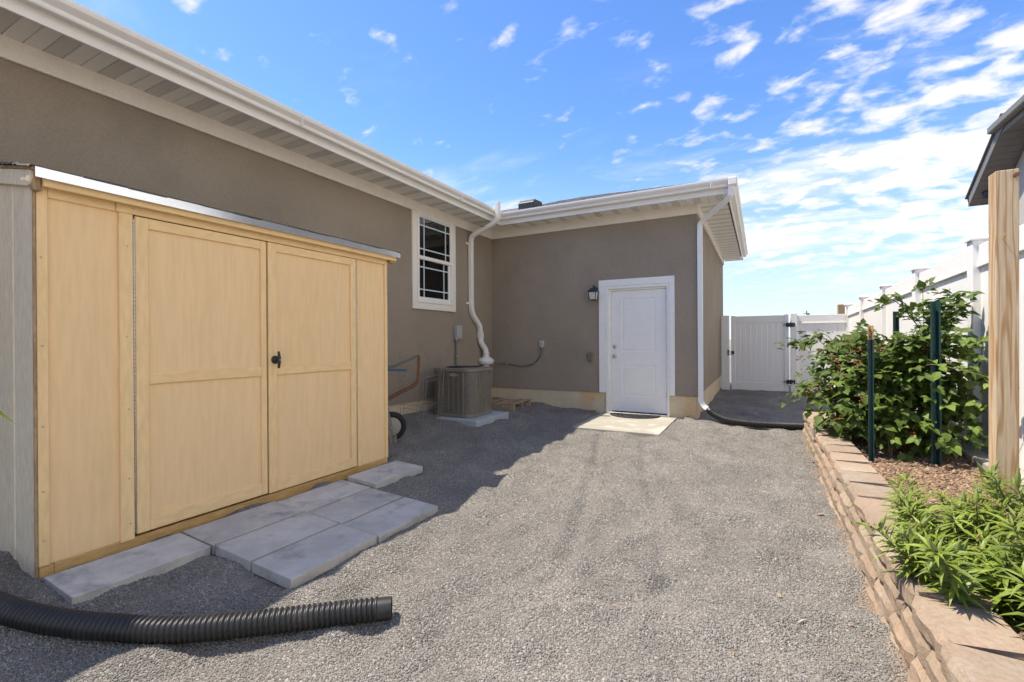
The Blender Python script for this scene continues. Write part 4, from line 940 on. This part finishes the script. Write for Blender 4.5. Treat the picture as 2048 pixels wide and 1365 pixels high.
# ------------------------------------------------------------------ planting bed
BZ = .235
def bed():
    xs = np.arange(.60, 1.72, .06); ys = np.arange(-.6, 7.32, .08); X, Y = np.meshgrid(xs, ys)
    Z = BZ+.02*np.sin(3.1*X+1.7*Y)+.012*np.sin(7*X-5*Y)+.05*ss(1.2, 1.65, X)+rng.normal(0, .004, X.shape)
    n = len(xs); V = np.stack([X, Y, Z], -1).reshape(-1, 3); I = (np.arange(len(ys)-1)[:, None]*n+np.arange(n-1)[None]).ravel(); F = np.stack([I, I+1, I+n+1, I+n], 1)
    me = bpy.data.meshes.new('planting_bed'); me.from_pydata(V.tolist(), [], F.tolist()); me.materials.append(SOIL); me.update(); tag(link('planting_bed', me), kind='structure')
    c = V[F].mean(1); F2 = F[(c[:, 1] > 1.5) & (c[:, 0] > .66)]
    scatter('bark_mulch', V+[0, 0, .003], F2, np.full(len(V), 2600.), CHIP, .004, .021, .28, 11, label='reddish bark mulch spread over the planting bed', cat='mulch')
    o = B('concrete_footing', SLAB, None, (1.50, 1.652, 4.2, 7.2, .1, .325), bevel=.01); tag(o, 'low concrete footing strip along the foot of the white fence', 'footing')
    B('edging_strip', RUST, None, (.742, .752, 1.2, 7.2, .1, .285), bevel=0); tag(bpy.data.objects['edging_strip'], 'thin rusty steel edging strip between block caps and mulch', 'edging')
bed()
def block_mesh(L, D, H, seed, cap):
    """split-faced wall block: rough front towards -x, length along y"""
    r = random.Random(seed); ny, nz = 9, 4; vs = []; fs = []
    for j in range(nz+1):
        for i in range(ny+1):
            y, z = i/ny, j/nz; e = min(y, 1-y)*ny; f = min(z, 1-z)*nz
            edge = .012*(e < .5)+.008*(f < .5 and not (cap and j == nz))
            x = edge-(0 if (e < .5 or f < .5) else .009+r.random()*.002)+noise.noise((y*3.2+seed*3.1, z*1.6, 1.7))*.012+noise.noise((y*9+seed, z*2.5, 5.7))*.005
            if cap and j == nz: x = .012+r.uniform(-.005, .005)
            vs.append((x, (y-.5)*L+(r.uniform(-.004, .004) if e < .5 else 0), z*H+(0 if f < .5 else r.uniform(-.002, .002))))
    w = ny+1; fs += [(j*w+i, (j+1)*w+i, (j+1)*w+i+1, j*w+i+1) for j in range(nz) for i in range(ny)]
    o = len(vs); t = .025; vs += [(D, -L/2+t, 0), (D, L/2-t, 0), (D, L/2-t, H), (D, -L/2+t, H)]
    top = [nz*w+i for i in range(w)]; bot = list(range(w))
    fs += [tuple(top[::-1])+(o+3, o+2)[::1], tuple(bot)+(o+1, o), (o, o+1, o+2, o+3)]
    fs += [tuple(j*w for j in range(nz+1))[::-1]+(o, o+3), tuple(j*w+ny for j in range(nz+1))+(o+2, o+1)]
    m = MB(); m.add(vs, fs); return m
def retaining_wall():
    t = thing('retaining_wall', 'low tan split face block retaining wall along the gravel', 'wall', (.6, 4, 0))
    caps = [block_mesh(.300, .225, .100, s, True).mesh('block', CAPB) for s in range(6)]
    body = [block_mesh(.298, .20, .105, 20+s, False).mesh('block', CAPB) for s in range(7)]
    rr = random.Random(2)
    def put(me, x, y, z, rz=0., sy=1.): o = link('block', me, t); o.matrix_basis = Matrix.Translation((x, y, z)) @ Matrix.Rotation(rz, 4, 'Z') @ Matrix.Diagonal((1, sy, 1, 1))
    step = .3135; y0 = 7.27
    for k in range(22):
        y = y0-.157-k*step
        # the near end bends gently away from the gravel
        bend = max(0, 1.75-y)*.12
        put(caps[rr.randrange(6)], .506+bend+rr.uniform(-.010, .010), y, .217+rr.uniform(-.005, .009), .035+rr.uniform(-.05, .05))
        put(body[rr.randrange(7)], .500+bend+rr.uniform(-.006, .006), y-.15*(k < 21), .109, rr.uniform(-.02, .02))
        put(body[rr.randrange(7)], .494+bend+rr.uniform(-.006, .006), y, .0, rr.uniform(-.02, .02)); put(body[rr.randrange(7)], .488+bend, y-.15, -.109)
    for k in range(3):                                  # return at the far end
        x = .80+.31*k
        for me, z, yy in ((caps[k], .216, 7.262), (body[k], .108, 7.27), (body[k+2], 0, 7.28)): put(me, x, yy, z, R(-90))
retaining_wall()

# ------------------------------------------------------------------ posts
def wooden_post():
    me = MB().box(-.0445, .0445, -.0445, .0445, 0, 2.02).mesh('timber_post', POSTW)
    t = thing('timber_post', 'pale pine timber post standing in the planting bed in front of the fence', 'post', (1.112, 3.345, .12))
    o = link('post_shaft', me, None, .004, 2); o.parent = t; o.rotation_euler = (0, .004, 0)
    b = MB().lathe([(.008, 0), (.008, .012), (.011, .014), (.011, .022)], (1.148, 3.300, 2.105), 'y', 10); b.v = [(x, 3.300-(y-3.300), z) for x, y, z in b.v]; b.build('bolt', RUST, t)
    h = MB().tube(arc([(1.10, 3.300, 1.79), (1.10, 3.285, 1.79), (1.10, 3.278, 1.80), (1.10, 3.279, 1.815)], 4), .0022, 6); h.build('cup_hook', GOLD, t)
wooden_post()
def tposts():
    def u_post(x, y, top, label, w=.05, gold=False, rz=.3):
        t = thing('metal_post', label, 'post', (x, y, BZ), 'green metal stakes in the bramble bed'); t.rotation_euler = (0, 0, rz)
        h = top-BZ; d = w*.42; e = .004
        def prof(z0, z1): return MB().prism([(-w/2, 0), (-w/2+w*.18, 0), (-w*.22, d), (w*.22, d), (w/2-w*.18, 0), (w/2, 0), (w/2, e), (w/2-w*.14, e), (w*.24, d+e), (-w*.24, d+e), (-w/2+w*.14, e), (-w/2, e)], 'z', z0, z1)
        for nm, z0, z1, m in ([('shaft', -.1, h-.12, TGREEN), ('gold_tip', h-.12, h, GOLD)] if gold else [('shaft', -.1, h, TGREEN)]):
            o = bpy.data.objects.new(nm, prof(z0, z1).mesh(nm, m)); COL.objects.link(o); o.parent = t
        me = MB().box(-.004, .004, -.0035, .002, 0, .012).mesh('stud', TGREEN)
        for k in range(int(h/.06)):
            o = bpy.data.objects.new('stud', me); COL.objects.link(o); o.parent = t; o.location = (0, d-.001 if False else d-.002, .06*k+.03)
        return t
    u_post(.83, 4.95, 1.39, 'slim green metal stake with a gold painted tip in front of the bramble', .042, True, .15)
    u_post(1.262, 4.98, 1.58, 'broad dark green metal stake at the right side of the bramble', .072, False, .25)
    u_post(1.36, 6.72, 1.585, 'green metal stake behind the bramble with only its top showing', .06, False, .2)
    u_post(.80, 6.62, 1.24, 'dark metal stake half hidden inside the left side of the bramble', .05, False, .2)
tposts()

# ------------------------------------------------------------------ plants
def leaflet(L, Wd, n=4, fold=.28, droop=.25, cx=0, cy=0, ang=0, serr=0.):
    """one leaflet along +x, normal +z; returns verts, faces"""
    prof = [0.05, .62, .95, .80, .40, 0.0] if n >= 5 else [.08, .85, .92, .45, 0.]
    m = len(prof)-1; vs = []
    for i, w in enumerate(prof):
        t = i/m; x = L*t; z = -droop*L*t*t
        hw = Wd/2*w
        vs += [(x, hw, z+fold*hw), (x, 0, z), (x, -hw, z+fold*hw)]
    ca, sa = math.cos(ang), math.sin(ang)
    vs = [(cx+x*ca-y*sa, cy+x*sa+y*ca, z) for x, y, z in vs]
    fs = []
    for i in range(m): fs += [(i*3, i*3+3, i*3+4, i*3+1), (i*3+1, i*3+4, i*3+5, i*3+2)]
    return vs, fs
def frame(pos, d, nrm, s=1.):
    d = Vector(d).normalized(); nrm = Vector(nrm); nrm = (nrm-d*nrm.dot(d)); nrm = nrm.normalized() if nrm.length > 1e-4 else d.orthogonal().normalized(); b = nrm.cross(d)
    return Matrix(((d.x*s, b.x*s, nrm.x*s, pos[0]), (d.y*s, b.y*s, nrm.y*s, pos[1]), (d.z*s, b.z*s, nrm.z*s, pos[2]), (0, 0, 0, 1)))
def place_leaves(t, variants, material, items, limit=300):
    """items: (variant, matrix); the ones that show largest become objects, the rest one mesh"""
    eye = Vector((0, 0, EYE)); items = sorted(items, key=lambda q: ((q[1].translation-eye).length-.35*q[2]))
    mes = []
    for v, f in variants:
        m = MB(); m.add(v, f, True); mes.append(m.mesh('leaf', material))
    inv = wmat(t).inverted()
    for k, M_, _ in items[:limit]:
        o = bpy.data.objects.new('leaf', mes[k]); COL.objects.link(o); o.parent = t; o.matrix_basis = inv @ M_
    if len(items) > limit:
        m = MB()
        for k, M_, _ in items[limit:]:
            v, f = variants[k]; m.add([M_ @ Vector(q) for q in v], f, True)
        o = m.build('leaves', material, t); o['kind'] = 'stuff'

def bramble():
    rr = random.Random(21)
    t = thing('bramble_bush', 'sprawling blackberry bush with red berries tied between green stakes', 'bush', (1.1, 5.8, BZ))
    var = []
    for k in range(5):
        v, f = [], []
        L = .064+.007*k
        for dx, dy, a, s in ((.035, 0, 0, 1.), (.025, .006, 1.15, .78), (.025, -.006, -1.15, .78)):
            q, g = leaflet(L*s, L*.78*s, 5, .22+.05*k, .15+.05*k, dx, dy, a); o = len(v); v += q; f += [tuple(i+o for i in h) for h in g]
        v += [(0, .0012, 0), (.036, .0012, 0), (.036, -.0012, 0), (0, -.0012, 0)]; f.append(tuple(range(len(v)-4, len(v)))); var.append((v, f))
    for k in range(2):
        v, f = leaflet(.085+.018*k, .068+.01*k, 5, .2, .2); var.append((v, f))
    canes = []
    bases = [(1.0, 5.15), (1.12, 5.5), (1.2, 6.0), (1.02, 6.4), (1.33, 5.25), (.95, 5.85)]
    for k in range(52):
        b = bases[k % 6]; a = rr.uniform(0, 6.28); reach = rr.uniform(.25, .85); h = rr.uniform(.55, 1.12)
        if math.cos(a) > .3: reach *= .45
        e = (b[0]+reach*math.cos(a), b[1]+reach*1.05*math.sin(a))
        e = (max(.18, min(1.58, e[0])), max(5.12, e[1]))
        zt = BZ+h
        dz = rr.uniform(.05, .55)
        canes.append(arc([(b[0], b[1], BZ-.02), (b[0]+.25*(e[0]-b[0]), b[1]+.25*(e[1]-b[1]), BZ+.6*h), (b[0]+.62*(e[0]-b[0]), b[1]+.62*(e[1]-b[1]), zt), (e[0], e[1], zt-dz)], 8))
    # leaders tied to the stakes on the right and at the top
    for k in range(9):
        x, y = 1.34+rr.uniform(-.12, .14), 5.32+rr.uniform(-.1, .25)
        canes.append(arc([(1.25, 5.3, BZ), (x, y, .8), (x+rr.uniform(-.05, .05), y, 1.3), (x+rr.uniform(-.2, .22), y+rr.uniform(-.12, .1), 1.60+rr.uniform(-.1, .14))], 8))
    canes.append(arc([(1.2, 5.3, .8), (1.2, 5.0, 1.05), (1.36, 4.78, 1.03), (1.52, 4.62, .97)], 8)); canes.append(arc([(1.3, 5.4, 1.3), (1.1, 5.45, 1.62), (.98, 5.42, 1.60)], 8))
    items = []
    cen = Vector((1.0, 5.85, .85))
    for P in canes:
        MB().tube(P, .0055, 6, radii=[1-.65*i/(len(P)-1) for i in range(len(P))]).build('cane', CANE, t)
        n = len(P)
        for i in range(4, n):
            for _ in range(2 if rr.random() < .55 else 1):
                p = P[i]+Vector((rr.uniform(-.05, .05), rr.uniform(-.05, .05), rr.uniform(-.06, .05)))
                if p.x > 1.60: p.x = 1.6-rr.random()*.06
                out = (p-cen); out.z *= .5; d = out.normalized()*.7+Vector((rr.uniform(-1, 1), rr.uniform(-1, 1), rr.uniform(-.55, .25)))
                nn = Vector((rr.uniform(-.55, .55)-.15, rr.uniform(-.55, .55)-.25, 1))
                p.y = max(p.y, 5.06) if p.x < 1.45 else p.y
                items.append((rr.randrange(7), frame(p, d, nn, rr.uniform(.75, 1.25)), rr.random()))
    for _ in range(980):                                  # filling between the canes, lower skirt included
        a = rr.uniform(0, 6.28); q = rr.random()**.5; z = rr.uniform(.36, 1.22)
        rx = .62*math.sqrt(max(.05, 1-((z-.75)/.62)**2)); ry = .85*math.sqrt(max(.05, 1-((z-.75)/.62)**2))
        p = Vector((1.0+rx*q*math.cos(a), 5.82+ry*q*math.sin(a), z)); p.x = min(p.x, 1.6); p.y = max(p.y, 5.06)
        if p.z < .55 and rr.random() < .35: continue
        d = (p-cen)*.8+Vector((rr.uniform(-1, 1), rr.uniform(-1, 1), rr.uniform(-.7, .2)))
        items.append((rr.randrange(7), frame(p, d, (rr.uniform(-.6, .6)-.1, rr.uniform(-.6, .6)-.2, 1), rr.uniform(.8, 1.3)), rr.random()))
    for _ in range(85):                                   # growth against the fence on the right
        p = Vector((1.52+rr.uniform(-.10, .07), 5.10+rr.uniform(-.12, .4), rr.uniform(.45, 1.35)))
        items.append((rr.randrange(7), frame(p, (rr.uniform(-.8, .8), rr.uniform(-1, .4), rr.uniform(-.7, .2)), (rr.uniform(-.7, .1), rr.uniform(-.7, 0), 1), rr.uniform(.8, 1.25)), rr.random()))
    for _ in range(44):                                   # sprays hanging in front of the stakes
        p = Vector((rr.choice((1.25, 1.18, .95, 1.36))+rr.uniform(-.14, .14), rr.uniform(4.84, 5.04), rr.choice((rr.uniform(.42, .62), rr.uniform(.75, 1.15)))))
        if abs(p.x-.83) < .06: continue
        items.append((rr.randrange(7), frame(p, (rr.uniform(-1, 1), rr.uniform(-1, .2), rr.uniform(-.6, .1)), (rr.uniform(-.6, .2), rr.uniform(-.7, .1), 1), rr.uniform(.7, 1.1)), rr.random()))
    place_leaves(t, var, LEAFB, items)
    def ball(m, c, r):
        for a in range(1): m.lathe([(r*.3, -r*.95), (r*.85, -r*.5), (r, 0), (r*.85, r*.5), (r*.3, r*.95)], c, 'z', 6)
    for _ in range(20):
        p = Vector((rr.uniform(.45, 1.25), rr.uniform(4.98, 5.6), rr.uniform(.45, 1.25)))
        if rr.random() < .55: p = Vector((rr.uniform(.55, .95), rr.uniform(5.0, 5.35), rr.uniform(1.0, 1.28)))
        m = MB()
        for _k in range(rr.randrange(3, 7)): ball(m, p+Vector((rr.uniform(-.03, .03), rr.uniform(-.03, .03), rr.uniform(-.03, .03))), rr.uniform(.006, .0095))
        m.build('berry_cluster', BERRY, t)
    for _ in range(26):
        p = Vector((rr.uniform(.28, .9), rr.uniform(4.95, 5.5), rr.uniform(.75, 1.3))); m = MB()
        for _k in range(6): ball(m, p+Vector((rr.uniform(-.035, .035), rr.uniform(-.03, .03), rr.uniform(-.03, .03))), rr.uniform(.005, .009))
        m.build('spent_blossom', mat('spent_blossom', (.22, .13, .06), (.30, .19, .08), rough=.9), t)
bramble()

def milkweed(loc, n, spread, h, lean, label, seed, pods=5, orange=0):
    rr = random.Random(seed); x0, y0 = loc
    t = thing('milkweed_plant', label, 'plant', (x0, y0, BZ), 'milkweed plants at the near end of the bed')
    var = []
    for k in range(4):
        v, f = leaflet(.080+.012*k, .0125+.003*k, 4, .35, .10+.14*k, .004, 0, 0); var.append((v, f))
    items = []
    for s in range(n):
        a = rr.uniform(0, 6.28); q = spread*math.sqrt(rr.random()); hh = h*rr.uniform(.65, 1.1)
        b = Vector((x0+.25*q*math.cos(a), y0+.25*q*math.sin(a), BZ-.02)); e = Vector((x0+q*math.cos(a)+lean[0]*hh, y0+q*math.sin(a)+lean[1]*hh, BZ+hh))
        e.x = max(e.x, .36)
        P = arc([b, b.lerp(e, .35)+Vector((lean[0]*.06, lean[1]*.06, -.03)), b.lerp(e, .72)+Vector((0, 0, -.015)), e], 9)
        if s % 3 == 0 or n < 14: MB().tube(P, .0035, 5, radii=[1-.5*i/(len(P)-1) for i in range(len(P))]).build('stem', STEMM, t)
        else: MB().tube(P[::3]+[P[-1]], .0033, 4).build('stem', STEMM, t)
        ph = rr.uniform(0, 6.28); m = len(P)
        for i in range(5, m):
            ax = (P[i]-P[i-1]).normalized()
            for c in range(3):
                ph += 2.4; side = ax.orthogonal().normalized(); side.rotate(Matrix.Rotation(ph, 3, ax))
                upw = rr.uniform(.25, .9) if i < m-2 else rr.uniform(.8, 1.6)
                d = side+ax*upw; items.append((rr.randrange(4), frame(P[i].lerp(P[i-1], rr.random()), d, ax-side*.2+Vector((0, 0, .5)), rr.uniform(.65, 1.12)*(1 if i < m-4 else .8)), rr.random()))
        if rr.random() < pods/n:
            for _ in range(rr.randrange(1, 4)):
                dd = Vector((rr.uniform(-.5, .3), rr.uniform(-.5, .2), rr.uniform(.5, 1.2))).normalized(); c = P[-2]; L = rr.uniform(.075, .115)
                MB().tube([c+dd*L*u for u in (0, .12, .3, .55, .8, 1)], .0095, 7, radii=[.25, .6, 1, .9, .45, .08]).build('seed_pod', POD, t)
        if rr.random() < .40:
            m_ = MB()
            for _ in range(14):
                c = e+Vector((rr.uniform(-.03, .03), rr.uniform(-.03, .03), rr.uniform(-.012, .02))); m_.tube([e, c], .0009, 3); m_.lathe([(.001, -.004), (.0045, 0), (.001, .005)], c, 'z', 5)
            use_o = orange > 0; orange -= 1
            m_.build('blossom', ORANGE if use_o else BLOSSOM, t)
    place_leaves(t, var, LEAFM, items)
milkweed((.82, 2.80), 17, .22, .32, (-.42, -.05), 'milkweed with dark narrow leaves reaching left over the block caps', 31, 5, 0)
milkweed((.96, 2.98), 8, .12, .30, (-.12, .1), 'milkweed with small orange flowers at the far edge of the clump', 32, 3, 3)
milkweed((1.10, 2.66), 24, .24, .44, (-.05, .05), 'tall bushy milkweed in front of the timber post', 33, 7, 0)
milkweed((.78, 2.44), 19, .24, .26, (-.70, -.15), 'low milkweed drooping over the wall face with pale pods', 34, 7, 0)
milkweed((1.02, 2.36), 26, .28, .40, (-.05, -.1), 'bright green milkweed filling the right edge of the picture', 35, 5, 0)
milkweed((.94, 2.16), 20, .24, .30, (.0, -.15), 'nearest milkweed, low leaves lying on the block caps', 36, 4, 0)
def weed_sprig():
    t = thing('leafy_weed', 'curled green leaf of a weed poking in at the left edge', 'plant', (-1.80, .30, 0))
    MB().tube(arc([(-1.80, .30, Gb(-1.8, .3)-.02), (-1.79, .31, .6), (-1.74, .33, 1.10), (-1.75, .31, 1.20)], 8), .004, 6).build('stem', STEMM, t)
    v, f = leaflet(.15, .034, 5, .5, .9); m = MB(); M_ = frame((-1.722, .316, 1.185), (.65, .28, .12), (-.2, -.5, 1), 1.); m.add([M_ @ Vector(q) for q in v], f, True); m.build('leaf', LEAFM, t)
    MB().tube([(-1.75, .31, 1.20), (-1.722, .316, 1.185)], .002, 5).build('leaf_stalk', STEMM, t)
    for k in range(7):
        M_ = frame((-1.79+.01*k, .31, .35+.11*k), (-1, math.sin(k*2.4), .4), (0, 0, 1), 1.); m = MB(); m.add([M_ @ Vector(q) for q in v], f, True); m.build('leaf', LEAFM, t)
weed_sprig()

# ------------------------------------------------------------------ litter on the gravel
def litter():
    def stick(x, y, L, a, r, lab, m=DRY):
        z = G(x, y)+r+.006; o = MB().tube([(x-L/2*math.cos(a), y-L/2*math.sin(a), z), (x, y, z+.004), (x+L/2*math.cos(a), y+L/2*math.sin(a), z)], r, 6, radii=[.7, 1, .5]).build('twig', m); tag(o, lab, 'twig')
    def dleaf(x, y, a, s, lab):
        v, f = leaflet(.05*s, .03*s, 5, .5, -.2); M_ = frame((x, y, G(x, y)+.010), (math.cos(a), math.sin(a), .05), (0, 0, 1)); m = MB(); m.add([M_ @ Vector(q) for q in v], f, True); tag(m.build('dry_leaf', DRY), lab, 'leaf')
    pale = mat('pale_twig', (.50, .46, .38), (.42, .38, .30), rough=.9, scale=30)
    stick(.16, 2.48, .055, .9, .005, 'short pale twig on the gravel near the block wall', pale)
    dleaf(.36, 4.05, .2, .9, 'small reddish dry leaf on gravel beside the block wall')
    dleaf(.08, 2.68, 2.0, .7, 'pale curled dry leaf on open gravel')
    stick(-.62, 2.27, .05, .3, .003, 'thin brown twig in the middle of the gravel')
    stick(.03, 4.42, .07, -.3, .004, 'pale splinter on gravel left of the far block wall', pale)
    stick(.18, 3.2, .05, 1.2, .003, 'small splinter of mulch beside the middle of the block wall')
litter()
def wood_chips():
    m = MB(); rr = random.Random(9)
    for _ in range(70):
        x = .46-abs(rr.gauss(0, .45)); y = rr.uniform(2.0, 6.8)
        if x < -1.6: continue
        a = rr.uniform(0, 3.14); L = rr.uniform(.005, .012); w = rr.uniform(.0015, .004); z = G(x, y)+.009
        c, s_ = math.cos(a), math.sin(a)
        m.add([(x+L*c-w*s_, y+L*s_+w*c, z+.002), (x-L*c-w*s_, y-L*s_+w*c, z), (x-L*c+w*s_, y-L*s_-w*c, z+.001), (x+L*c+w*s_, y+L*s_-w*c, z+.003), (x, y, z+.006)], [(0, 1, 4), (1, 2, 4), (2, 3, 4), (3, 0, 4)])
    tag(m.build('wood_chips', DRY), 'tiny stray bark chips strewn on the gravel along the block wall', 'bark chips', kind='stuff')
wood_chips()
